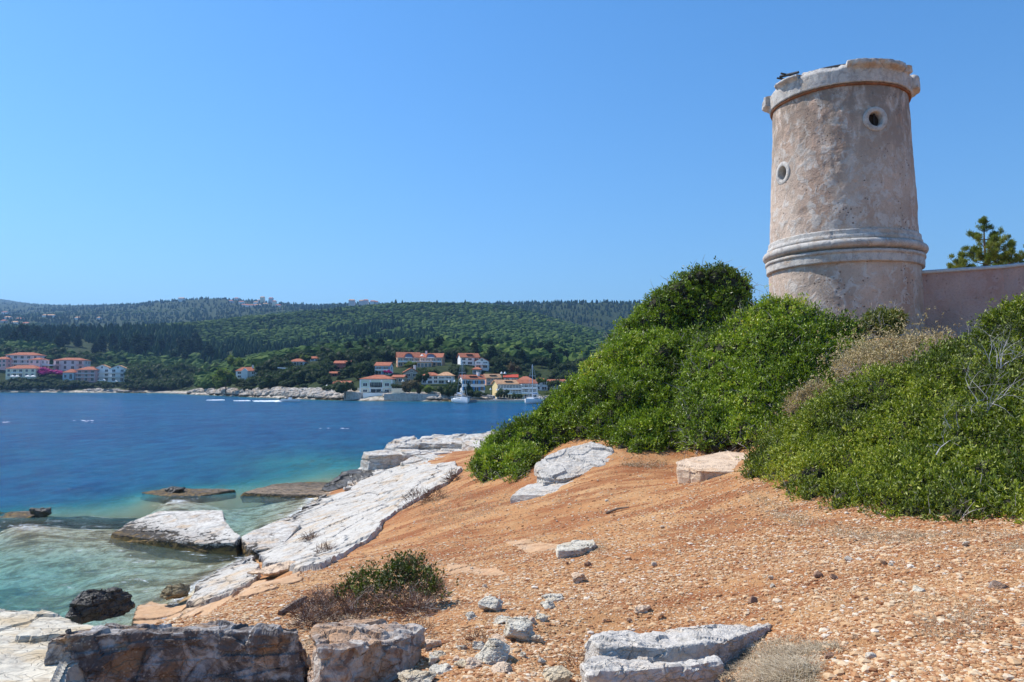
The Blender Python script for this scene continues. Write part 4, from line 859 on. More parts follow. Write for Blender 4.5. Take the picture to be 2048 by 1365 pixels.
# low bush in the foreground with its dead twigs
c1 = []; r1 = []
for px, py, rp in [(800,1150,34),(835,1150,30),(850,1170,26),(815,1180,36),(745,1175,34),(715,1172,26),(770,1195,36),(740,1200,24),(690,1180,15),(870,1185,20),(690,1200,20),(805,1145,20)]:
    Y = on(px, 1228).y+.02*(1228-py)/10; p = P(px, py, Y+.1); c1.append(p); r1.append(rp/F*Y)
c1 = np.array(c1); r1 = np.array(r1); root = thing('low_shrub', on(775, 1225), 'small green bush tangled with dead twigs on the orange earth', 'shrub')
V, Fq, rnd = foliage(c1, r1, 1500, 6, .034, 201, keep=.4, shell=(.5, 1.15), wild=.03, wid=.5); put('leaves', V, Fq, leafmat('low_bush_leaves', G3, .5, .2), root, attrs={'rnd': rnd})
c2 = []; r2 = []
for px, py, rp in [(600,1228,18),(630,1222,24),(660,1215,28),(690,1212,32),(730,1215,36),(770,1218,40),(810,1214,42),(850,1200,36),(875,1190,20),(650,1245,20),(610,1250,16),(700,1240,24),(640,1200,18),(830,1225,30)]:
    p = on(px, py+rp*.5); c2.append(p+Vector((0, .05, .02))); r2.append(rp/F*p.y)
c2 = np.array(c2); r2 = np.array(r2)
mb = MB(); twigs(mb, c2-np.array(root.location), r2*.9, 2600, .16, .0026, 202, 0); twigs(mb, c1-np.array(root.location), r1*.8, 500, .16, .0026, 203, 0); mb.obj('dead_twigs', m_btwig, root)
mb = MB(); twigs(mb, c2-np.array(root.location), r2, 700, .17, .0022, 204, 0); mb.obj('grey_twigs', m_twig, root)
for i, (px, py, w) in enumerate([(835,1010,18),(870,1000,14),(622,1085,9),(650,1115,14),(905,965,10),(840,1275,20),(955,1300,18),(1155,1345,20)]):
    p = on(px, py); mb = MB(); twigs(mb, np.array([[0, 0, .01]]), np.array([w/F*p.y*1.3]), 160, .10*p.y/9+.03, .0028*p.y/9, 210+i)
    tag(mb.obj('dry_tuft', m_btwig, None, p), 'tiny brown dry tuft on the orange earth or in a rock crack', 'dry plant', 'tiny brown dry tufts')
m_stick = flat('old_stick', (.17, .12, .09), .9, .3, 9); mb = MB(); p = on(1235, 1025)
mb.tube([on(1212,1030)-p+Vector((0, 0, .02)), on(1235,1024)-p+Vector((0, 0, .05)), on(1258,1018)-p+Vector((0, 0, .03))], [.025, .02, .012], 6); tag(mb.obj('stick', m_stick, None, p), 'short weathered stick lying on the orange earth above the pale cracked rock', 'stick')
mb = MB(); p = on(575, 1225); mb.tube([on(560,1232)-p+Vector((0, 0, .02)), on(590,1215)-p+Vector((0, 0, .04)), on(612,1200)-p+Vector((0, 0, .03))], [.03, .035, .02], 6); tag(mb.obj('stick', m_stick, None, p), 'thick dark root at the left end of the dead twigs', 'stick')

# dry grass
m_grass = drymat('dry_grass', [(0, (.18, .12, .08)), (.4, (.38, .29, .19)), (.8, (.56, .46, .32)), (1, (.66, .58, .45))])
GV = []; GR = []
def grass(poly, n_, h, seed, lean=1.):
    r = np.random.default_rng(seed); pl = np.array([(on(a, b_).x, on(a, b_).y) for a, b_ in poly]); lo, hi = pl.min(0), pl.max(0)
    q = r.uniform(lo, hi, (n_*4, 2)); sdv = sdist(pl, q[:, 0], q[:, 1]); wdt = np.abs(sdv).max()*.4
    cl = fbm(np.column_stack([q, 0*q[:, 0]]), 2.2, 3, seed); q = q[(sdv > 0) & (r.uniform(-.45, .3, len(q)) < cl) & (r.uniform(0, 1, len(q)) < sdv/wdt+.2)][:n_]; m_ = len(q); z = near_z(q[:, 0], q[:, 1])
    B = np.column_stack([q, z-.01]); a = r.uniform(0, 6.28, m_); L = h*r.uniform(.5, 1.3, m_); le = lean*r.uniform(.3, 1.2, m_)
    d = np.stack([np.cos(a)*le, np.sin(a)*le, np.ones(m_)], 1); d /= np.linalg.norm(d, axis=1)[:, None]; s = np.stack([-np.sin(a), np.cos(a), 0*a], 1)*(.0016*np.maximum(1, q[:, 1]/6))[:, None]
    M1 = B+d*(L*.55)[:, None]; d2 = d+np.stack([np.cos(a)*.8, np.sin(a)*.8, -.7+0*a], 1); T_ = M1+d2*(L*.35)[:, None]
    GV.append(np.stack([B-s, B+s, M1+s*.8, M1-s*.8, T_+s*.2, T_-s*.2], 1).reshape(-1, 3)); GR.append(np.repeat(r.uniform(0, 1, m_), 6))
grass([(1480,975),(1560,1005),(1620,1030),(1760,1058),(2048,1062),(2200,1075),(2200,1135),(1900,1110),(1700,1090),(1540,1040)], 15000, .06, 1, 1.4)
grass([(1400,1365),(1450,1310),(1500,1290),(1580,1275),(1680,1290),(1740,1340),(1750,1400),(1400,1400)], 9000, .07, 2, 1.3)
grass([(1520,1330),(1580,1315),(1640,1340),(1620,1400),(1520,1400)], 5000, .09, 9)
grass([(830,1000),(950,975),(1050,990),(1010,1030),(900,1060),(820,1050)], 5000, .05, 3)
grass([(560,1240),(660,1225),(760,1240),(720,1275),(640,1290),(600,1400),(590,1290)], 9000, .07, 4, 1.2)
grass([(1240,915),(1350,925),(1350,940),(1240,935)], 1500, .06, 5); grass([(1180,1075),(1215,1080),(1215,1110),(1180,1105)], 800, .05, 6)
grass([(1300,1040),(1500,1020),(1800,1100),(1700,1180),(1400,1160)], 4000, .03, 7); grass([(1750,1180),(1990,1200),(2040,1290),(1850,1300)], 4000, .04, 8)
GV = np.concatenate(GV); i = np.arange(len(GV)//6)*6
tag(link('dry_grass', mesh('dry_grass', GV, np.concatenate([np.stack([i, i+1, i+2, i+3], 1), np.stack([i+3, i+2, i+4, i+5], 1)]), m_grass, attrs={'rnd': np.concatenate(GR)})), kind='stuff')

# ================================================================== pines behind the wall
m_bark = flat('pine_bark', (.14, .09, .06), .95, .3, 9)
m_needle = leafmat('pine_needles', [(0, (.06, .10, .02)), (.5, (.16, .20, .035)), (1, (.34, .32, .07))], .6, .2, .2)
def pine(px, pytop, Y, label, spread, seed, hfull=5.5):
    top = P(px, pytop, Y); b_ = Vector((top.x, top.y, top.z-hfull)); root = thing('pine_tree', b_, label, 'tree', 'young pines behind the pink wall'); r = random.Random(seed)
    mb = MB(); mb.tube([(0, 0, 0), (.05, .02, hfull*.5), (-.02, 0, hfull*.85), (0, 0, hfull)], [.11, .07, .035, .012], 7); C = []; R = []
    z = hfull-.12
    while z > hfull*.3:
        f = (hfull-z)/hfull; Lr = .06+.62*(hfull-z)
        for k_ in range(5):
            if r.random() < .1 or (k_ > 2 and Lr < .45): continue
            a = r.uniform(0, 6.28); L = Lr*r.uniform(.6, 1.15); pts = [Vector((0, 0, z))]; s = .42+.1*r.random()
            for q in range(1, 5): pts.append(Vector((cos(a)*L*q/4, sin(a)*L*q/4, z+L*s*(q/4)**1.4-.05*L)))
            mb.tube(pts, [.022, .018, .014, .01, .006], 4, cap=False)
            for q in ((1.4, 2, 2.5, 3, 3.5, 4) if L > .45 else (3, 4)):
                for _ in range(2 if q > 2.6 and L > .4 else 1): qi = int(q); pq = pts[qi].lerp(pts[min(4, qi+1)], q-qi); C.append(pq+Vector((r.gauss(0, .05), r.gauss(0, .05), r.gauss(.03, .04)))); R.append(r.uniform(.03, .05))
        z -= .30+.06*r.random()
    [(C.append(Vector((0, 0, hfull-q_))), R.append(.045)) for q_ in (-.06, .02, .10, .20, .30, .42)]
    C = np.array(C)+np.array(b_); R = np.array(R); mb.obj('trunk', m_bark, root)
    V, Fq, rnd = foliage(C, R, 6500, 7, .105, seed, shell=(.1, 1.0), up=1.1, wid=.15, droop=.9, wild=.01, keep=.0)
    put('crown', V, Fq, m_needle, root, attrs={'rnd': rnd})
pine(1968, 442, 30, 'slender young pine tree rising highest above the pink wall', 2.9, 401)
pine(2023, 488, 30.5, 'shorter pine tree to the right of the slender one above the pink wall', 2.6, 402, 4.6)
pine(2062, 490, 31, 'pine tree cut off by the right edge of the photo', 2.8, 403, 4.6)
pine(1922, 512, 31, 'lowest pine top just left of the slender pine over the wall', 2.3, 404, 4.2)

# ================================================================== far shore village
COLS = {'white': (.86,.86,.84), 'lwhite': (.80,.79,.78), 'pinkwhite': (.70,.60,.60), 'pinkwall': (.70,.42,.40), 'cream': (.80,.72,.55), 'bluish': (.48,.54,.60), 'pinkred': (.66,.22,.18),
        'tan': (.56,.42,.27), 'mint': (.62,.68,.56), 'peach': (.74,.42,.25), 'grey': (.34,.34,.29), 'peachpink': (.68,.40,.30), 'yellow': (.78,.62,.32), 'blue': (.10,.32,.62)}
MW = {k: flat('wall_'+k, v, .9, .07, .6, .1, bump=.2, bsc=2) for k, v in COLS.items()}
def roofm(name, c):
    m, nt, b = M(name, .85, .15); n = N(nt)
    cc = n.ramp(n.noise(1.4, 5, .7), [(.35, tuple(x*.75 for x in c)), (.65, tuple(min(1, x*1.15) for x in c))]); n.L(cc, b.inputs['Base Color'])
    wv = n.new('ShaderNodeTexWave'); wv.inputs['Scale'].default_value = 1.6; wv.inputs['Distortion'].default_value = .4; n.L(n.pos(), wv.inputs['Vector']); n.L(n.bump(wv.outputs['Fac'], .6, .15), b.inputs['Normal']); return m
M_RED, M_TAN, M_VRED = roofm('red_roof_tiles', (.48, .17, .095)), roofm('tan_roof_tiles', (.62, .36, .20)), roofm('vivid_red_roof_tiles', (.60, .09, .05))
M_GLASS = flat('dark_window_glass', (.035, .045, .06), .25, .3, .5, .5); M_BLUE = MW['blue']; M_DARK = flat('dark_opening', (.05, .045, .045), .9, .2, 1)
def house(spec):
    kind, x0, x1, ridge, eave, base, Y, dep, roof, st, cols, wc, tc, opt, label = spec
    cx = (x0+x1)/2; p = P(cx, base, Y); W = (x1-x0)/F*Y; H = (base-eave)/F*Y; RH = (eave-ridge)/F*Y
    yaw = radians(opt.get('yaw', 20 if (opt.get('sideg') or opt.get('colon')) else 0))
    if yaw:
        dep = min(dep, W*.55); W = (W-dep*sin(yaw))/cos(yaw); p = p+Vector((dep*sin(yaw)/2, 0, 0))
    root = thing(kind, p, label, kind.replace('_', ' '), None, yaw)
    wm_, tm_ = MW[wc], MW[tc]; D = dep; ov = .35; hw = W/2
    mb = MB(); mb.box(-hw, hw, 0, D, -4, H)
    if roof == 'gablef': mb.add([(-hw, 0, H), (hw, 0, H), (0, 0, H+RH), (-hw, D, H), (hw, D, H), (0, D, H+RH)], [(0, 1, 2), (4, 3, 5)])
    if roof == 'gablex': mb.add([(-hw, 0, H), (-hw, D, H), (-hw, D/2, H+RH), (hw, 0, H), (hw, D, H), (hw, D/2, H+RH)], [(1, 0, 2), (3, 4, 5)])
    mb.obj('wall', [wm_], root)
    rm = M_TAN if (opt.get('tanroof') or (kind == 'villa' and roof == 'gablef' and x0 < 300)) else M_VRED if opt.get('redroof') else M_RED
    mb = MB(); e = hw+ov; T = .18
    def slab(q):
        q = [Vector(v) for v in q]; n_ = (q[1]-q[0]).cross(q[2]-q[0]).normalized()*T; k = len(q); lo = q; hi = [v+n_ for v in q]
        mb.add(lo+hi, [tuple(range(k))[::-1], tuple(range(k, 2*k))]+[(i, (i+1) % k, k+(i+1) % k, k+i) for i in range(k)])
    z0 = H+.02; z1 = H+RH
    if roof == 'gablex': slab([(-e, -ov, z0), (e, -ov, z0), (e, D/2, z1), (-e, D/2, z1)]); slab([(e, D+ov, z0), (-e, D+ov, z0), (-e, D/2+.01, z1), (e, D/2+.01, z1)])
    elif roof == 'gablef': slab([(-e, D+ov, z0), (-e, -ov, z0), (0, -ov, z1), (0, D+ov, z1)]); slab([(e, -ov, z0), (e, D+ov, z0), (.01, D+ov, z1), (.01, -ov, z1)])
    elif roof == 'hip':
        r = min(e*.75, D/2); slab([(-e, -ov, z0), (e, -ov, z0), (e-r, D/2, z1), (-e+r, D/2, z1)]); slab([(e, D+ov, z0), (-e, D+ov, z0), (-e+r, D/2, z1), (e-r, D/2, z1)])
        slab([(-e, D+ov, z0), (-e, -ov, z0), (-e+r, D/2, z1)]); slab([(e, -ov, z0), (e, D+ov, z0), (e-r, D/2, z1)])
    else: mb.box(-hw-.1, hw+.1, -.1, D+.1, H, H+.35)
    rf = mb.obj('roof', [rm if roof != 'flat' else wm_], root)
    if opt.get('chim'):
        mb = MB(); cxx = hw*.55*opt['chim']; cyy = D*.4; mb.box(cxx-.35, cxx+.35, cyy-.35, cyy+.35, H+RH*.3, H+RH+.9); mb.box(cxx-.42, cxx+.42, cyy-.42, cyy+.42, H+RH+.9, H+RH+1.05); mb.obj('chimney', [MW['lwhite']], rf)
    if opt.get('sky'):
        mb = MB(); mb.box(-1.1, 1.1, D*.14, D*.34, H+RH*.2, H+RH*.75); mb.box(-1.3, 1.3, D*.10, D*.36, H+RH*.75, H+RH*.85, 1); mb.obj('dormer', [M_DARK, rm], rf)
    def window(x, z, w, h, y=0, side=0, shut=False, frame=tm_):
        m2 = MB(); f_ = .10
        m2.box(x-w/2-f_, x+w/2+f_, y-.06, y+.05, z-f_, z+h+f_, 0); m2.box(x-w/2, x+w/2, y-.09, y+.05, z, z+h, 1); m2.box(x-.04, x+.04, y-.11, y-.05, z, z+h, 0)
        if shut:
            for s in (-1, 1): m2.box(x+s*(w/2+.04), x+s*(w/2+.5), y-.13, y-.05, z, z+h, 2) if s > 0 else m2.box(x-w/2-.5, x-w/2-.04, y-.13, y-.05, z, z+h, 2)
        if side:
            m2.v = [(side*hw+(-side)*0+side*abs(v[1])*1 if True else 0, D*.5+v[0]*1., v[2]) for v in m2.v]
        return m2.obj('window', [frame, M_GLASS, M_BLUE], root)
    fh = H/st; balc = opt.get('balc', [])
    if opt.get('mansion'):
        cw = W*.115
        mb = MB(); mb.box(-hw-.02, hw+.02, -.06, .0, -2, H*.42); mb.obj('lower_storey_face', [MW['cream']], root)
        mb = MB(); mb.box(-hw-.05, hw+.05, -.14, .02, H*.42, H*.455)
        for xx in (-hw+.1, -W*.18, W*.18, hw-.1): mb.box(xx-.22, xx+.22, -.12, .02, -1.5, H*.98)
        mb.box(-hw-.1, hw+.1, -.2, .02, H*.95, H*1.0); mb.obj('trim', [MW['white']], root)
        mb = MB(); mb.box(-W*.17, W*.17, -.02, .5, H*.46, H*.93); mb.obj('balcony_recess', [MW['mint']], root)
        for xx in (-W*.13, 0, W*.13): window(xx, H*.47, 1.1, H*.33, -.03, frame=MW['mint'])
        for xx in (-W*.34, W*.34): window(xx, H*.55, 1.2, H*.2, -.06); window(xx, H*.16, 1.2, H*.15, -.08)
        window(0, H*.05, W*.32, H*.30, -.08)
        mb = MB()
        for k in range(15): xx = -W*.17+W*.34*k/14; mb.box(xx-.03, xx+.03, -.22, -.17, H*.46, H*.57)
        mb.box(-W*.17, W*.17, -.24, -.15, H*.57, H*.585); mb.obj('balcony_rail', [M_DARK], root)
        mb = MB(); mb.box(-W*.36, W*.30, -2.2, -2.0, -.6, .45); mb.box(-W*.36, W*.30, -2., -.1, -2, -.2); mb.obj('terrace', [MW['white']], root)
        return root
    for s in range(st):
        for c in range(cols):
            x = -hw+W*(c+.5)/cols; z = s*fh; inb = any(a <= c <= b_ for a, b_ in balc)
            w = min(1.3, W/cols*.55); hh_ = min(fh*.55, 1.7)
            if opt.get('colon') and s == 0: continue
            if kind == 'annex': window(x, .3, w*1.1, fh*.7)
            elif inb or (s == 0 and c == cols//2): window(x, z+.12*fh, w*1.25, fh*.68, shut=opt.get('shut'))
            else: window(x, z+fh*.30, w, hh_, shut=opt.get('shut'))
    for s in range(st if D > 5 else 0):
        for sd_ in ((-1, 1)): window(0 if D < 9 else -D*.22, s*fh+fh*.3, 1., min(1.5, fh*.5), side=sd_); (window(D*.22, s*fh+fh*.3, 1., min(1.5, fh*.5), side=sd_) if D >= 9 else None)
    if opt.get('attic') or (roof == 'gablef' and RH > 1.2): window(0, H+RH*.12, .8, RH*.45)
    for a, b_ in balc:
        for s in range(1 if st > 1 else 0, st):
            xa, xb = -hw+W*a/cols+.1, -hw+W*(b_+1)/cols-.1; z = s*fh; mb = MB(); mb.box(xa, xb, -1.1, -.02, z-.12, z+.05); mb.box(xa, xb, -1.12, -1.02, z+.85, z+.95)
            for k in range(int((xb-xa)/.5)+1): xx = xa+k*.5; mb.box(xx, xx+.06, -1.1, -1.04, z+.05, z+.86)
            mb.box(xa, xb, -1.09, -1.05, z+.05, z+.5)
            for xx in (xa, (xa+xb)/2-.08, xb-.16): mb.box(xx, xx+.16, -1.13, -.99, z-fh, z-.12)
            if roof != 'gablef' and s == st-1: mb.box(xa, xb, -1.25, -.02, z+fh-.25, z+fh-.1)
            mb.obj('balcony', [tm_ if tc != 'blue' else MW['lwhite']], root)
    if opt.get('dormer'):
        for xx in (0.0,):
            mb = MB(); q = [(xx-1.9, -.1, H+RH*.1)]+[(xx+1.9*cos(t), -.1, H+RH*.15+RH*.72*sin(t)) for t in np.linspace(pi, 0, 9)]+[(xx+1.9, -.1, H+RH*.1)]
            k = len(q); mb.add(q+[(a, D*.4, c_) for a, _, c_ in q], [tuple(range(k))]+[(i, i+1, k+i+1, k+i) for i in range(k-1)]); mb.obj('dormer', [M_RED], rf)
            mb = MB(); q = [(xx+1.5*cos(t), -.16, H+RH*.15+RH*.58*sin(t)) for t in np.linspace(pi, 0, 9)]; mb.add(q, [tuple(range(len(q)))]); mb.box(xx-1.4, xx+1.4, -.5, -.2, H+RH*.02, H+RH*.12, 1); mb.obj('dormer_window', [flat('bluish_glass', (.10, .13, .24), .3, .2), MW['white']], rf)
    if opt.get('colon'):
        mb = MB(); mb.box(-hw+.2, hw-.2, -.04, .0, .1, fh*.88, 1)
        for k in range(9): xx = -hw+.2+(W-.4)*k/8; mb.box(xx-.13, xx+.13, -1.7, -1.45, -1.5, fh-.1)
        mb.box(-hw-.5, hw+1.2, -1.9, -.02, fh-.12, fh+.06); mb.obj('colonnade', [MW['yellow'], M_DARK], root)
    if opt.get('porch'):
        mb = MB()
        for k in range(6): xx = -hw-.6+(W+1.2)*k/5; mb.box(xx-.1, xx+.1, -1.9, -1.7, -2, H*.85)
        mb.box(-hw-.8, hw+.8, -2., -.05, H*.85, H*.95); mb.obj('veranda', [MW['white']], root)
    if opt.get('bay'):
        mb = MB(); mb.box(-W*.22, W*.08, -1.6, -.02, -3, H); mb.add([(-W*.24, -1.7, H), (W*.10, -1.7, H), (-W*.07, -1.7, H+1.3), (-W*.24, .3, H), (W*.10, .3, H), (-W*.07, .3, H+1.3)], [(0, 1, 2), (0, 2, 5, 3), (2, 1, 4, 5)], 0); mb.obj('gabled_bay', [MW['white']], root)
    return root
for h in HOUSES: house(h)
HXY = [(P((h[1]+h[2])/2, h[5], h[6]+h[7]/2), (h[2]-h[1])/F*h[6]/2+1, h[7]/2+1) for h in HOUSES]

# tiny houses on the far hills
k = 0
TINY = [(0,10,627,2,'lwhite','house among the trees at the left edge of the far hill'),(2,18,640,2,'tan','')]
spots = [(8,628,11,1500),(14,638,12,1480),(38,641,14,1460),(28,648,13,1450),(50,650,12,1440),(5,645,9,1450),(96,634,24,1480),(154,639,10,1420),(196,639,6,1420),(362,600,12,1950),(472,600,8,1900),(482,607,10,1850),(489,613,14,1800),(497,614,10,1800),(511,608,9,1820),(506,614,12,1800),
         (518,604,9,1850),(524,598,8,1950),(530,611,10,1800),(541,600,8,1950),(548,606,7,1850),(556,614,10,1800),(515,613,12,1800),(461,605,8,1900),(703,604,12,1600),(722,605,9,1600),(731,604,10,1600),(745,606,10,1600),(752,607,7,1600)]
for px, py, w, Y in spots:
    u, w_ = UW(px, py); ys = np.linspace(1000, 2300, 400); hgt = CH+w_*ys-far_z(u*ys, ys); ii = np.argmax((ys > Y-350) & (hgt < 1)); Yq = ys[ii] if ii else Y
    Wm = w/F*Yq; Hm = 3.2/F*Yq; p = Vector((u*Yq, Yq, CH+w_*Yq)); wc = random.choice(['white', 'lwhite', 'cream', 'pinkwhite']); root = thing('house', p, 'tiny pale house seen far off on the wooded ridge', 'house', 'tiny houses on the far ridge')
    mb = MB(); mb.box(-Wm/2, Wm/2, 0, 9, -12, Hm); mb.obj('wall', [MW[wc]], root); mb = MB(); e = Wm/2+.4; mb.add([(-e, -.4, Hm), (e, -.4, Hm), (e, 9.4, Hm), (-e, 9.4, Hm), (-e+2, 4.5, Hm+2.4), (e-2, 4.5, Hm+2.4)], [(0, 1, 5, 4), (2, 3, 4, 5), (1, 2, 5), (3, 0, 4)]); mb.obj('roof', [M_RED if random.random() < .5 else M_TAN], root)

# walls, quay, pier
def strip(name, label, cat, pts, hgt, th, mat, sink=4):
    """pts (px, py of top, Y)"""
    q = [P(*a) for a in pts]; o = q[0]; mb = MB()
    for a, b_ in zip(q[:-1], q[1:]):
        d = (b_-a); nn = Vector((-d.y, d.x, 0)).normalized()*th; a0, b0 = a-o, b_-o
        mb.add([a0, b0, b0+nn, a0+nn, a0-Vector((0, 0, hgt+sink)), b0-Vector((0, 0, hgt+sink)), b0+nn-Vector((0, 0, hgt+sink)), a0+nn-Vector((0, 0, hgt+sink))], [(0, 1, 2, 3), (4, 5, 1, 0), (5, 6, 2, 1), (6, 7, 3, 2), (7, 4, 0, 3)])
    return tag(mb.obj(name, mat, None, o), label, cat)
m_sw = rockmat('sea_wall_stone', (.52, .50, .48), (.22, .20, .19), (.42, .34, .26), .3, .45, .4, .5)
strip('sea_wall', 'long weathered sea wall below the grey gabled house', 'wall', [(768,788.5,216),(815,787,214),(877,789.5,213.5)], 2.2, 4., m_sw)
strip('sea_wall', 'low grey sea wall left of the mansion', 'wall', [(688,783,224),(722,785.5,221)], 1., 1.2, m_sw)
strip('garden_wall', 'cream garden wall between the mansion and the sea wall', 'wall', [(783,777.5,219),(810,777,219)], 1.6, .4, MW['cream'])
strip('garden_wall', 'white wall with fence below the white hip-roofed houses', 'wall', [(833,777,232),(875,777.5,232),(916,777.5,232)], 1.1, .4, MW['lwhite'])
strip('sea_wall', 'dark stone retaining wall behind the waterfront boats', 'wall', [(903,786,219),(960,789,217),(985,792,216)], 2., 3., m_sw)
strip('quay', 'low stone quay in front of the yellow hotel', 'quay', [(935,800.6,210),(1010,800.4,209),(1075,800.6,208),(1140,800.8,207)], .4, 9, m_sw, 2)
strip('garden_wall', 'white zigzag ramp wall climbing from the rocks to the hut', 'wall', [(632,776,246),(648,778,243),(655,770,250)], 1.5, .4, MW['white'])
strip('garden_wall', 'low white wall in the garden left of the mansion', 'wall', [(697,777,232),(722,776,230)], 1., .5, MW['cream'])
strip('retaining_wall', 'low terrace wall above the white villa on the point', 'wall', [(500,726,385),(532,728,380)], 1., .6, MW['tan'])
m_terr = rockmat('terrace_stone', (.60, .50, .38), (.30, .24, .18), (.55, .40, .26), .4, .4, .3, .3, (1, 1, 4))
for i, (a, b_, py, Y) in enumerate([(1102,1200,724,372),(1104,1200,729,358),(1100,1200,734,345)]):
    strip('terrace_wall', ['uppermost', 'middle', 'lowest'][i]+' of the three long stone terraces on the cleared hillside', 'wall', [(a, py, Y), ((a+b_)/2, py-1.2, Y+2), (b_, py-.5, Y)], 1.0, 11, m_terr, 1)
strip('awning', 'blue-grey long low roof below the stone terraces', 'awning', [(1137,740,318),(1200,741,318)], .8, 4, flat('awning_blue', (.25, .32, .45), .7), 2)
strip('pergola', 'green vine-covered pergola between the hip-roofed houses and the mast', 'pergola', [(862,769.5,236),(917,770.5,234)], .5, 3, leafmat('vine', [(0, (.05, .10, .02)), (1, (.12, .2, .03))], .8, 0), -.1)
strip('pergola', 'white pergola frame among the olive trees below the low bungalow', 'pergola', [(555,735,290),(582,737,288)], .35, .4, MW['lwhite'], 0)
strip('tent', 'white canopy roof beside the large three-storey block', 'canopy', [(80,729,458),(103,729.5,458)], .8, 6, MW['white'], 0)
def umbrella(px, py, Y, w, label):
    p = P(px, py, Y); root = thing('parasol', p, label, 'parasol', 'white parasols on the far shore'); R_ = w/F*Y/2; mb = MB(); n_ = 8
    mb.add([(0, 0, 3.)]+[(R_*cos(2*pi*k/n_), R_*sin(2*pi*k/n_), 2.3) for k in range(n_)], [(0, 1+k, 1+(k+1) % n_) for k in range(n_)]); mb.obj('canopy', MW['white'], root)
    mb = MB(); mb.tube([(0, 0, -.5), (0, 0, 2.95)], .06, 5); mb.obj('pole', MW['grey'], root)
for px, py, Y, w in [(25,761,438,10),(34,761,438,10),(55,761,438,11),(66,761,438,11),(1003,762,236,6),(1010,762,236,6),(806,779,222,6),(898,779,226,5),(909,779,226,5),(844,724,288,7),(981,796,214,4),(994,797,214,4)]: umbrella(px, py, Y, w, 'white parasol standing near the houses on the far shore')
# cars on the left shore
def car(px, py, Y, label):
    p = P(px, py, Y); root = thing('parked_car', p, label, 'car'); mb = MB(); L, W_ = 4.2, 1.7
    prof = [(-2.1, .3), (-2.1, .8), (-1.3, .95), (-.7, 1.45), (.9, 1.45), (1.5, .95), (2.1, .85), (2.1, .3)]; k = len(prof)
    mb.add([(x, -W_/2, z) for x, z in prof]+[(x, W_/2, z) for x, z in prof], [tuple(range(k)), tuple(range(k, 2*k))[::-1]]+[(i, k+i, k+(i+1) % k, (i+1) % k) for i in range(k)]); mb.obj('body', MW['white'], root)
    mb = MB(); mb.box(-.75, .95, -.87, .87, .98, 1.36); mb.obj('windows', M_GLASS, root)
    for s in (-1, 1):
        for x in (-1.3, 1.3): mb = MB(); mb.tube([(x, s*.72, .32), (x, s*.88, .32)], .32, 10); mb.obj('wheel', M_DARK, root)
car(204, 763.5, 437, 'white car parked below the left gable-fronted villa'); car(228, 766, 436, 'white car parked below the right gable-fronted villa')

# boats
m_hull = flat('white_hull', (.80, .81, .82), .35, .04, 2, .5); m_mast = flat('mast_alloy', (.55, .57, .60), .4, .1, 2, .5); m_sail = flat('furled_sail_cover', (.30, .38, .52), .8, .1, 2); m_rub = flat('grey_tube', (.20, .21, .23), .6, .1, 3)
def hull(mb, L, B, Hf, m=0, tr=.75):
    ns = 14; prof = []
    for i in range(ns):
        t = i/(ns-1); x = -L/2+L*t; w = B/2*(tr+(1-tr)*sin(min(1, t/.45)*pi/2))*(1 if t < .5 else max(.02, 1-((t-.5)/.5)**2.2)); sh_ = Hf*(1+.25*t*t); rise = .0+.25*max(0, t-.8)/.2
        prof.append([(x, -w, sh_), (x+.1*t, -w*.92, Hf*.4), (x+.05, -w*.55, -.15+rise), (x, 0, -.35+rise*1.2), (x+.05, w*.55, -.15+rise), (x+.1*t, w*.92, Hf*.4), (x, w, sh_)])
    vs = [v for r in prof for v in r]; fs = [(i*7+k, (i+1)*7+k, (i+1)*7+k+1, i*7+k+1) for i in range(ns-1) for k in range(6)]+[tuple(range(7))]; mb.add(vs, fs, m)
    mb.add([r[0] for r in prof]+[r[6] for r in prof], [(i, ns+i, ns+i+1, i+1) for i in range(ns-1)], m)
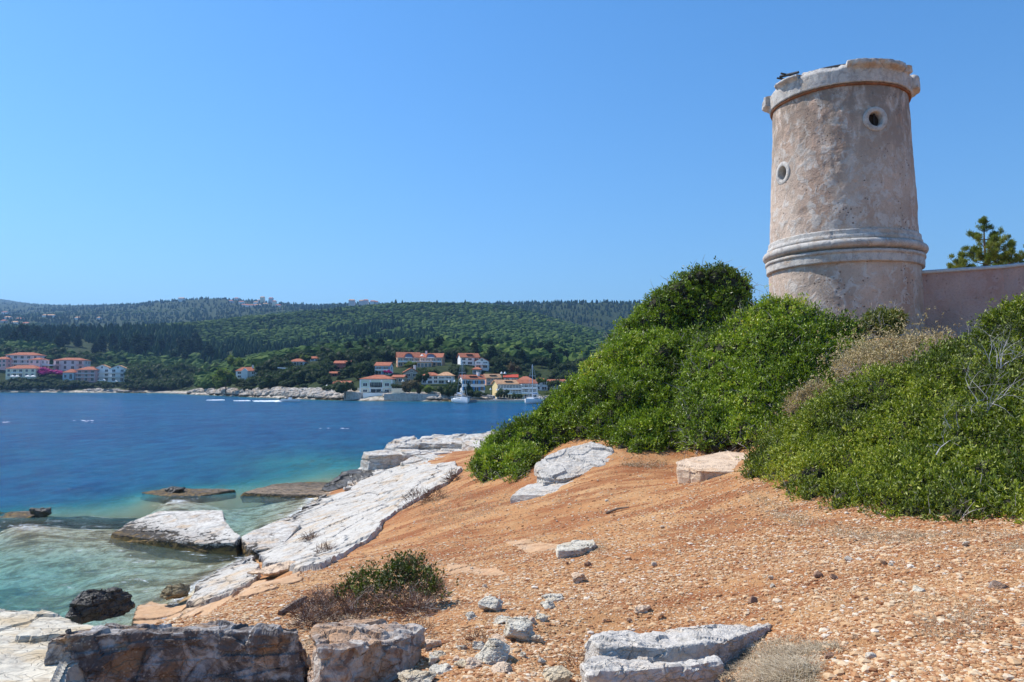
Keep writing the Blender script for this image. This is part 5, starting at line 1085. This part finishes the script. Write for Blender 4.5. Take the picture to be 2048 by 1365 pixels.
def sailboat(px, pyw, mast_top, L, head, label, second=0):
    g = G(px, pyw, 0); root = thing('sailboat', (g.x, g.y, 0), label, 'sailboat', None, head); mh = (pyw-mast_top)/F*g.y
    mb = MB(); hull(mb, L, L*.32, 1.05); mb.obj('hull', m_hull, root, smooth=True)
    mb = MB(); mb.box(-L*.18, L*.2, -.9, .9, 1.05, 1.5); mb.box(-L*.40, -L*.18, -1.1, 1.1, 1.05, 1.25); mb.obj('cabin', m_hull, root)
    mb = MB(); mb.box(-L*.14, L*.15, -.92, .92, 1.2, 1.38); mb.obj('cabin_window', M_GLASS, root)
    mb = MB(); mb.tube([(.4, 0, 1.), (.4, 0, mh)], [.11, .07], 6); [mb.tube([(.4, -.9, z), (.4, .9, z)], .03, 4) for z in (mh*.42, mh*.7)]; mast = mb.obj('mast', m_mast, root)
    mb = MB(); mb.tube([(.3, 0, 2.3), (-L*.36, 0, 2.4)], .06, 6); mb.obj('boom', m_mast, root); mb = MB(); mb.tube([(.2, 0, 2.48), (-L*.35, 0, 2.55)], [.2, .12], 8); mb.obj('furled_sail', m_sail, root)
    mb = MB()
    for a in [(L/2-.1, 0, 1.3), (-L/2, 0, 1.1)]: mb.tube([a, (.4, 0, mh)], .018, 3)
    for s in (-1, 1): mb.tube([(.3, s*L*.15, 1.1), (.4, s*.9, mh*.42), (.4, s*.9, mh*.7), (.4, 0, mh)], .018, 3)
    mb.obj('rigging', m_mast, root)
    mb = MB()
    for s in (-1, 1):
        for k in range(7): x = -L*.45+L*.8*k/6; mb.tube([(x, s*L*.13, 1.1), (x, s*L*.13, 1.75)], .02, 3)
        mb.tube([(-L*.45, s*L*.13, 1.75), (L*.38, s*L*.10, 1.78)], .018, 3)
    mb.box(-L*.3, -L*.12, -1., 1., 2.15, 2.2); [mb.tube([(x, s, 1.2), (x, s, 2.15)], .03, 3) for x in (-L*.29, -L*.13) for s in (-.95, .95)]; mb.obj('railing', m_mast, root)
    return root
s1 = sailboat(923, 806.5, 720, 11, radians(-70), 'moored white sailboat with the taller mast in front of the blue-shuttered house')
sailboat(1066, 807.5, 729, 11, radians(-110), 'moored white sailboat half hidden by the big green shrub')
def smallboat(px, py, L, head, label, mat=m_hull, cons=True, kind='motorboat'):
    g = G(px, py, 0); root = thing(kind, (g.x, g.y, 0), label, 'boat', None, head)
    mb = MB(); hull(mb, L, L*.36, .65, 0, .85); mb.obj('hull', mat, root, smooth=True)
    if cons:
        mb = MB(); mb.box(-.5, .3, -.4, .4, .6, 1.25); mb.box(-.1, .3, -.4, .4, 1.25, 1.5, 1); mb.obj('console', [m_hull, M_GLASS], root)
    mb = MB(); mb.box(-L/2-.35, -L/2, -.2, .2, .35, 1.15); mb.obj('outboard_motor', M_DARK, root); return root
sp_ = smallboat(581, 804.3, 5.2, radians(5), 'small motorboat speeding to the right and trailing white foam')
g = G(580, 804.3, 0); p_root = thing('person', (g.x-.9, g.y, .6), 'person in dark clothes standing at the wheel of the speeding motorboat', 'person')
def figure(root, mat_c, mat_s):
    bm = bmesh.new(); J = [(0, 0, .35, .13), (0, 0, .6, .15), (0, 0, .82, .16), (0, 0, .93, .06), (0, 0, 1.02, .10), (0, 0, 1.1, .09), (.25, -.15, .62, .05), (.1, -.22, .8, .055), (.25, .15, .62, .05), (.1, .22, .8, .055), (0, -.1, 0, .06), (0, -.1, .2, .08), (0, .1, 0, .06), (0, .1, .2, .08)]
    E = [(0, 1), (1, 2), (2, 3), (3, 4), (4, 5), (2, 7), (7, 6), (2, 9), (9, 8), (0, 11), (11, 10), (0, 13), (13, 12)]
    vs = [bm.verts.new(j[:3]) for j in J]; [bm.edges.new((vs[a], vs[b_])) for a, b_ in E]; me = bpy.data.meshes.new('body'); bm.to_mesh(me); bm.free(); me.materials.append(mat_c)
    o = link('body', me, root); md = o.modifiers.new('s', 'SKIN')
    for i, j in enumerate(J): me.skin_vertices[0].data[i].radius = (j[3], j[3])
    me.skin_vertices[0].data[0].use_root = True; o.modifiers.new('d', 'SUBSURF').levels = 1
figure(p_root, flat('dark_clothes', (.05, .05, .08), .9), None)
smallboat(996, 802.5, 5.5, radians(10), 'small white motorboat moored at the quay left of the yellow hotel', cons=True)
smallboat(942, 805.5, 3.2, radians(-15), 'grey inflatable dinghy floating beside the taller-masted sailboat', m_rub, False, 'dinghy')
smallboat(905, 802.4, 3.6, radians(20), 'tiny boat near the rocks left of the taller-masted sailboat', m_hull, False, 'rowing_boat')
m_foam = flat('sea_foam', (.86, .89, .90), .8, .05, 3)
def wake(px0, px1, py, wpx, seed, label=None):
    r = np.random.default_rng(seed); n_ = int((px1-px0)*5); px = r.uniform(px0, px1, n_); t = (px-px0)/(px1-px0); a = [G(x, py+r.normal()*wpx*.5, 0) for x in px]
    pos = np.array([(q.x, q.y, .06) for q in a]); s = r.uniform(.12, .36, n_)*(.4+t); return stamp(*ICO[1], pos, np.stack([s*2.0, s*1.6, s*.35], 1))
WK = [wake(508, 577, 803.2, 1.1, 1), wake(468, 497, 802.4, .4, 2), wake(413, 446, 801.0, .4, 3), wake(505, 560, 802.7, .4, 4)]
V = np.concatenate([w[0] for w in WK]); T = np.concatenate([w[1]+sum(len(x[0]) for x in WK[:i]) for i, w in enumerate(WK)])
tag(link('boat_wake', mesh('boat_wake', V, T, m_foam)), kind='stuff')
FK = []
for (a, b_, py, wp, dn_) in [(-10, 22, 845, .8, .8), (148, 196, 842.5, .9, .7), (640, 700, 858, .5, .3)]:
    r = np.random.default_rng(int(a)+99); n_ = int((b_-a)*.35*dn_); px = r.uniform(a, b_, n_); q = [G(x, py+r.normal()*wp, 0) for x in px]; pos = np.array([(c_.x, c_.y, .03) for c_ in q]); s = r.uniform(.03, .10, n_)*pos[:, 1]/120; FK.append(stamp(*ICO[1], pos, np.stack([s*4., s*1.2, s*.2], 1)))
V = np.concatenate([w[0] for w in FK]); T = np.concatenate([w[1]+sum(len(x[0]) for x in FK[:i]) for i, w in enumerate(FK)])
tag(link('whitecaps', mesh('whitecaps', V, T, m_foam)), kind='stuff')

# rocks along the far shore (too many to count)
r = np.random.default_rng(12); pos = []; scl = []
for (a, b_, n_, up_) in [(380, 470, 260, 1.4), (440, 700, 1300, 1.7), (600, 770, 500, 1.5), (770, 960, 420, .8), (0, 120, 160, 1.2), (170, 290, 120, .9), (960, 1200, 160, .8), (1100, 1500, 200, 1.5)]:
    px = r.uniform(a, b_, n_)
    for x in px:
        ys_ = np.interp(x, [s[0] for s in SHORE], [s[1] for s in SHORE]); g = G(x, ys_, 0); hgt = r.uniform(0, 1)**.8*up_; Yq = g.y+hgt*4.6+r.uniform(-1, 2); xq = g.x*Yq/g.y
        s = r.uniform(.3, 1.) if r.random() < .8 else r.uniform(1., 1.7); pos.append((xq, Yq, 0)); scl.append((s*r.uniform(.8, 1.6), s, s*r.uniform(.45, .8)))
pos = np.array(pos); scl = np.array(scl); pos[:, 2] = far_z(pos[:, 0], pos[:, 1]); pos[:, 2] = np.maximum(pos[:, 2], -.1); VV = []; TT = []; b0 = 0
for v in range(5):
    W = ICO[2][0]*(1+.3*vnoise(ICO[2][0]*1.5+v*7, v)[:, None]); W = np.sign(W)*np.abs(W)**.75; V, T = stamp(W, ICO[2][1], pos[v::5], scl[v::5], r.uniform(0, 6, len(pos[v::5]))); VV.append(V); TT.append(T+b0); b0 += len(V)
m_sr = rockmat('shore_rock', (.56, .51, .45), (.20, .17, .14), (.48, .36, .25), .5, .7, .3, .35, wet=(.1, .9))
tag(link('shore_rocks', mesh('shore_rocks', np.concatenate(VV), np.concatenate(TT), m_sr)), kind='stuff')

# ---- trees
def canopy(kind, seed):
    r = np.random.default_rng(seed)
    if kind == 'round': C = np.array([(r.normal()*.30, r.normal()*.30, .62+r.normal()*.13) for _ in range(13)]); R = r.uniform(.17, .29, 13)
    elif kind == 'cypress': C = np.array([(r.normal()*.015, r.normal()*.015, z) for z in np.linspace(.12, .92, 9)]); R = np.interp(C[:, 2], [.1, .35, 1], [.085, .10, .03])
    else:
        C = []; R = []
        for z in np.linspace(.22, .95, 9):
            w = (1-z)*.36+.03
            for k_ in range(max(1, int(w*16))): a = r.uniform(0, 6.28); C.append((cos(a)*w*.7, sin(a)*w*.7, z+r.normal()*.02)); R.append(w*.5+.03)
        C = np.array(C); R = np.array(R)
    V, Fq, rnd = foliage(C, R, 420, 4, .075, seed, shell=(.7, 1.1), wild=.012, wid=.75, keep=.6, droop=.7)
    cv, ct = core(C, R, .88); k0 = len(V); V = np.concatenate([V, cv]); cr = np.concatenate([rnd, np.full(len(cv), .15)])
    return mesh('crown', V, [Fq, ct+k0], None or MT[kind], attrs={'rnd': cr})
TG = lambda a, g_: [(0, tuple(x*.25*g_ for x in a)), (.5, tuple(x*g_ for x in a)), (1, tuple(x*1.9*g_ for x in a))]
MT = {'round': leafmat('olive_crown', TG((.060, .088, .026), 1), .7, .15, .15), 'cypress': leafmat('cypress_crown', TG((.022, .042, .016), 1), .8, .08, .1), 'cone': leafmat('conifer_crown', TG((.030, .058, .022), 1), .8, .08, .1), 'lime': leafmat('lime_crown', TG((.15, .19, .03), 1), .7, .2, .1), 'brown': leafmat('dry_crown', TG((.16, .12, .06), 1), .8, .1, .1), 'pink': leafmat('bougainvillea', [(0, (.25, .01, .12)), (.6, (.62, .03, .33)), (1, (.75, .12, .45))], .7, .2, .1)}
MEsh = {}
for kd, n_ in (('round', 5), ('cypress', 2), ('cone', 3)):
    MEsh[kd] = [canopy(kd, 500+i+len(kd)*10) for i in range(n_)]
def trunk_mesh(h, rr_):
    mb = MB(); mb.tube([(0, 0, -.25), (.01, .01, h*.5), (-.01, 0, h)], [rr_, rr_*.8, rr_*.5], 6)
    for a in (0, 2.1, 4.2): mb.tube([(0, 0, h*.6), (cos(a)*.15, sin(a)*.15, h+.12)], [rr_*.6, rr_*.25], 5)
    return mesh('trunk', mb.v, [f for f in (mb.q, mb.t) if f], m_bark)
TRK = {'round': trunk_mesh(.5, .035), 'cypress': trunk_mesh(.3, .02), 'cone': trunk_mesh(.4, .025)}
PT = {}
def tree(kind, x, y, z, h, wf, label, cat='tree', group=None, mat=None, name=None):
    me = random.choice(MEsh[kind])
    if mat:
        key = (me.name, mat)
        if key not in PT: PT[key] = me.copy(); PT[key].materials.clear(); PT[key].materials.append(MT[mat])
        me = PT[key]
    root = thing(name or {'round': 'olive_tree', 'cypress': 'cypress_tree', 'cone': 'pine_tree'}[kind], (x, y, z-.1), label, cat, group, random.uniform(0, 6)); root.scale = (h*wf, h*wf, h)
    link('crown', me, root); link('trunk', TRK[kind], root); return root
def free(x, y, m_=0.):
    return not any(abs(x-c_.x) < a+m_ and (c_.y-a*0-b_-m_-1.5) < y < c_.y+b_+m_ for c_, a, b_ in HXY)
def visfree(px, pytop, y):
    """a tree top must not hide the lower part of a house behind it"""
    for h in HOUSES:
        if h[1]-8 < px < h[2]+8 and y < h[6] and pytop < h[5]-2: return False
    return True
# single trees one can point to
ONE = [('round',452,779,296,33,1.05,'lime','bright yellow-green tree left of the white villa on the point'),('round',440,775,310,26,1.,'lime','second yellow-green tree, smaller, left of the white villa on the point'),('round',475,752,345,34,.8,'lime','pale green tall tree behind the white villa on the point'),
       ('cone',999,750,268,27,1.5,None,'broad dark round-topped pine right of the upper white villa'),('round',611,724,318,13,1.1,'lime','small bright green tree beside the tiny white cottage'),('round',690,790,223,26,1.25,'round','round olive-green shrub tree at the rocks left of the mansion'),
       ('round',678,792,224,18,1.2,None,'lower dark shrub tree left of the round olive-green one by the mansion'),('round',818,789,215,26,1.,'brown','brownish-green shrub tree on the sea wall'),('round',858,788,216,16,1.3,'lime','yellowish shrub on the right half of the sea wall'),
       ('round',820,736,286,11,1.6,'lime','bright green shrub at the foot of the big peach hotel'),('round',905,801,214,34,.8,None,'large dark tree at the water left of the taller-masted sailboat'),('round',890,799,214,24,.9,None,'dark tree at the right end of the sea wall'),
       ('cypress',697,742,292,21,2.2,None,'dark cypress at the right end of the salmon pink villa'),('cone',741,752,262,26,1.2,None,'dark spreading pine left of the house with blue shutters'),('cone',938,795,216,30,.8,None,'dark pine in front of the blue-shuttered waterfront house'),
       ('cypress',910,730,300,26,1.6,None,'dark cypress left of the upper white villa'),('cypress',948,712,340,30,1.6,None,'tall cypress behind the upper white villa'),('cypress',983,722,330,30,2.,None,'dark cypress right behind the upper white villa'),('round',1024,752,272,22,1.,'brown','brownish bare tree behind the vivid red roof'),
       ('round',958,796,214,14,1.6,None,'low green hedge tree below the blue-shuttered house'),('round',1000,797,214,16,1.1,None,'dark tree left of the yellow hotel colonnade'),('round',1112,779,236,20,1.1,None,'grey-green tree below the cream house at the right end'),('round',838,770,236,22,.9,None,'dark tree right of the grey gabled house'),
       ('round',792,781,222,14,1.2,None,'small green tree between the mansion and the grey gabled house'),('round',1082,770,232,14,1.,'lime','small yellow-green tree beside the second mast'),('round',1035,800,212,14,1.,None,'dark shrub right of the yellow hotel colonnade')]
for kd, px, py, Y, hp, wf, mt_, lab in ONE:
    p = P(px, py, Y); tree(kd, p.x, p.y, p.z, hp/F*Y*(1.05 if kd != 'cypress' else 1), wf, lab, mat=mt_ if mt_ != 'round' else None)
for px, py, Y, hp, wf, lab in [(92,752,450,14,1.6,'largest magenta bougainvillea on the left shore'),(104,752,450,12,2.,'long magenta bougainvillea spilling right of the largest one'),(118,750,452,7,2.,'thin tail of magenta bougainvillea left of the small pale blue house'),(636,746,280,8,.9,'pink bougainvillea patch left of the salmon cottage'),(778,748,250,7,1.6,'magenta bougainvillea above the mansion roof'),(86,744,455,8,1.5,'pale pink flowering bush behind the largest bougainvillea')]:
    p = P(px, py, Y); tree('round', p.x, p.y, p.z, hp/F*Y, wf, lab, 'flowering shrub', None, 'pink', 'bougainvillea')
zones = [('round', 215, 400, 408, 441, 45, (13, 24), 1.2, 'dark rounded tree at the water edge between the gable-fronted villas and the point', 'trees at the water edge of the cove'),
         ('round', 330, 470, 372, 430, 20, (13, 24), 1.0, 'dark green round tree in the wooded cove left of the white villa', 'round trees of the wooded cove'),
         ('round', 0, 260, 428, 444, 60, (9, 15), 1.3, 'dark round shrub tree on the bank just above the water of the left shore', 'dark shrub trees along the left bank'),
         ('round', 260, 380, 438, 470, 24, (22, 34), 1.0, 'large round tree in the cove right of the gable-fronted villas', 'large round trees of the cove'),
         ('round', 0, 270, 466, 520, 28, (14, 24), 1.1, 'round green tree behind the houses of the left shore', 'round trees behind the left houses'),
         ('round', 505, 720, 262, 330, 60, (15, 27), 1.15, 'dark olive tree on the slope between the white villa and the mansion', 'olive trees on the point'),
         ('round', 460, 700, 236, 310, 60, (9, 15), 1.3, 'low shrub above the pale shore rocks of the point', 'low shrubs above the shore rocks'),
         ('round', 700, 920, 252, 340, 52, (16, 27), 1.1, 'olive tree on the slope between the village houses', 'olive trees among the village houses'),
         ('round', 920, 1190, 236, 330, 38, (15, 26), 1.1, 'round green tree around the right-hand village houses', 'round trees around the right village houses'),
         ('cypress', 620, 1150, 300, 400, 30, (24, 40), 1.8, 'dark slender cypress above the village', 'cypresses above the village'),
         ('cypress', 0, 420, 540, 640, 34, (22, 34), 1.9, 'dark cypress on the hillside above the left shore', 'cypresses above the left shore')]
for kd, a, b_, y0, y1, cnt, (h0, h1), wf, lab, grp in zones:
    got = 0; t_ = 0; done = []
    while got < cnt and t_ < cnt*14:
        t_ += 1; px = random.uniform(a, b_); Y = random.uniform(y0, y1); hp = random.uniform(h0, h1); x = UW(px, 768)[0]*Y; h_ = hp/F*Y
        if any((x-q[0])**2+(Y-q[1])**2 < (h_*.42)**2 for q in done): continue
        z = fz(x, Y)
        if z < .8 or (z < 2.3 and px > 440) or not free(x, Y, h_*wf*.25): continue
        pyt = 768-(z+h_-CH)/Y*F
        if not visfree(px, pyt, Y): continue
        tree(kd, x, Y, z, h_, wf*random.uniform(.85, 1.15), lab, group=grp, **(dict(cat='shrub', name='round_shrub') if 'shrub' in lab else {})); done.append((x, Y)); got += 1

# far-off woods, one object per wood
def wood(name, n_, regions, seed, hh, wf, mat, sub=1, lump=.35, spike=False, dens=None):
    r = np.random.default_rng(seed); X = []; Yy = []
    for (u0, u1, y0, y1, wgt) in regions:
        k_ = int(n_*wgt); Y = np.exp(r.uniform(log(y0), log(y1), k_)); X.append(r.uniform(u0, u1, k_)*Y); Yy.append(Y)
    x, y = np.concatenate(X), np.concatenate(Yy); z = far_z(x, y); ok = (z > 3)
    if dens is not None: ok &= dens(x, y, z, r)
    x, y, z = x[ok], y[ok], z[ok]; m_ = len(x); h = hh[0]+(hh[1]-hh[0])*r.uniform(0, 1, m_); h *= np.clip(y/700, .8, 1.); VV, TT, RR = [], [], []; b0 = 0; rnd = np.clip(r.uniform(0, 1, m_)*.7+fbm(np.stack([x, y, 0*x], 1), 1/60., 3, seed)*.5+.2, 0, 1)
    for v in range(6):
        s_ = slice(v, m_, 6); V0, T0 = ICO[sub]
        if spike: W = V0.copy(); t = (W[:, 2]+1)/2; W[:, :2] *= ((1-t)**.7*1.25+.06)[:, None]; W = W*(1+.3*vnoise(V0*2.2+v*5, v)[:, None]); W[:, 2] = t
        else: W = V0*(1+lump*vnoise(V0*1.8+v*5, v)[:, None]); W[:, 2] = W[:, 2]*.5+.5
        hv_ = h[s_]; sc_ = np.stack([hv_*wf*r.uniform(.8, 1.25, len(hv_)), hv_*wf*r.uniform(.8, 1.25, len(hv_)), hv_*(r.uniform(.8, 1.2, len(hv_)))], 1)
        V, T = stamp(W, T0, np.stack([x[s_], y[s_], z[s_]-hv_*.12], 1), sc_, r.uniform(0, 6, len(hv_))); VV.append(V); TT.append(T+b0); b0 += len(V); RR.append(np.clip(np.repeat(rnd[s_], len(V0))+r.normal(size=len(V))*.12, 0, 1))
    tag(link(name, mesh(name, np.concatenate(VV), np.concatenate(TT), mat, attrs={'rnd': np.concatenate(RR)})), kind='stuff')
m_scrub = leafmat('scrub_foliage', [(0, (.014, .030, .009)), (.35, (.032, .064, .015)), (.7, (.062, .105, .023)), (1, (.12, .16, .04))], .85, 0, .05)
m_conif = leafmat('far_conifer_foliage', [(0, (.010, .022, .012)), (.5, (.022, .045, .020)), (1, (.045, .08, .03))], .9, 0, .05)
def clearing(x, y): u = x/y; return ((u > -.62) & (u < -.545) & (y > 530) & (y < 640)) | ((u > .045) & (y > 338) & (y < 385) & (u < .2))
def conmask(x, y):
    u = x/y; q = np.stack([x, y, 0*x], 1); n_ = fbm(q, 1/120., 4, 91)
    band = (u < -.43) & (y > 560) & (y < 800); right = (u > -.03) & (y > 1150); farh = y > 1300
    low = (y < 560+120*n_) & (y > 400); return band | right | (farh & (n_ > -.30)) | ((n_ > .36) & (y < 760)) | (low & (u > -.50) & (n_ > 0))
REG = [(-.95, .75, 345, 560, .16), (-.95, .75, 560, 1150, .44), (-.95, .75, 1150, 2300, .32), (-.95, .75, 2300, 4700, .08)]
REGV = [(-.75, -.42, 470, 560, .25), (-.42, -.20, 330, 470, .3), (-.27, .25, 330, 420, .3), (-.3, .3, 420, 560, .15), (.13, .8, 228, 420, .35)]
wood('scrub_wood', 62000, REG, 701, (2.6, 5.0), .66, m_scrub, dens=lambda x, y, z, r: ~clearing(x, y) & ~conmask(x, y) & (y > 345-0*x) & ((y > 470) | (x/y > -.38)) & np.array(True))
wood('conifer_wood', 40000, REG, 702, (5.5, 9.5), .24, m_conif, spike=True, dens=lambda x, y, z, r: ~clearing(x, y) & (conmask(x, y) | (r.uniform(0, 1, len(x)) < .03)) & ((y > 470) | (x/y > -.38)) )
wood('near_wood', 2800, REGV, 703, (5, 8.5), .60, m_scrub, sub=2, lump=.5, dens=lambda x, y, z, r: ~clearing(x, y) & np.array([free(a, b_, 3) for a, b_ in zip(x, y)]))
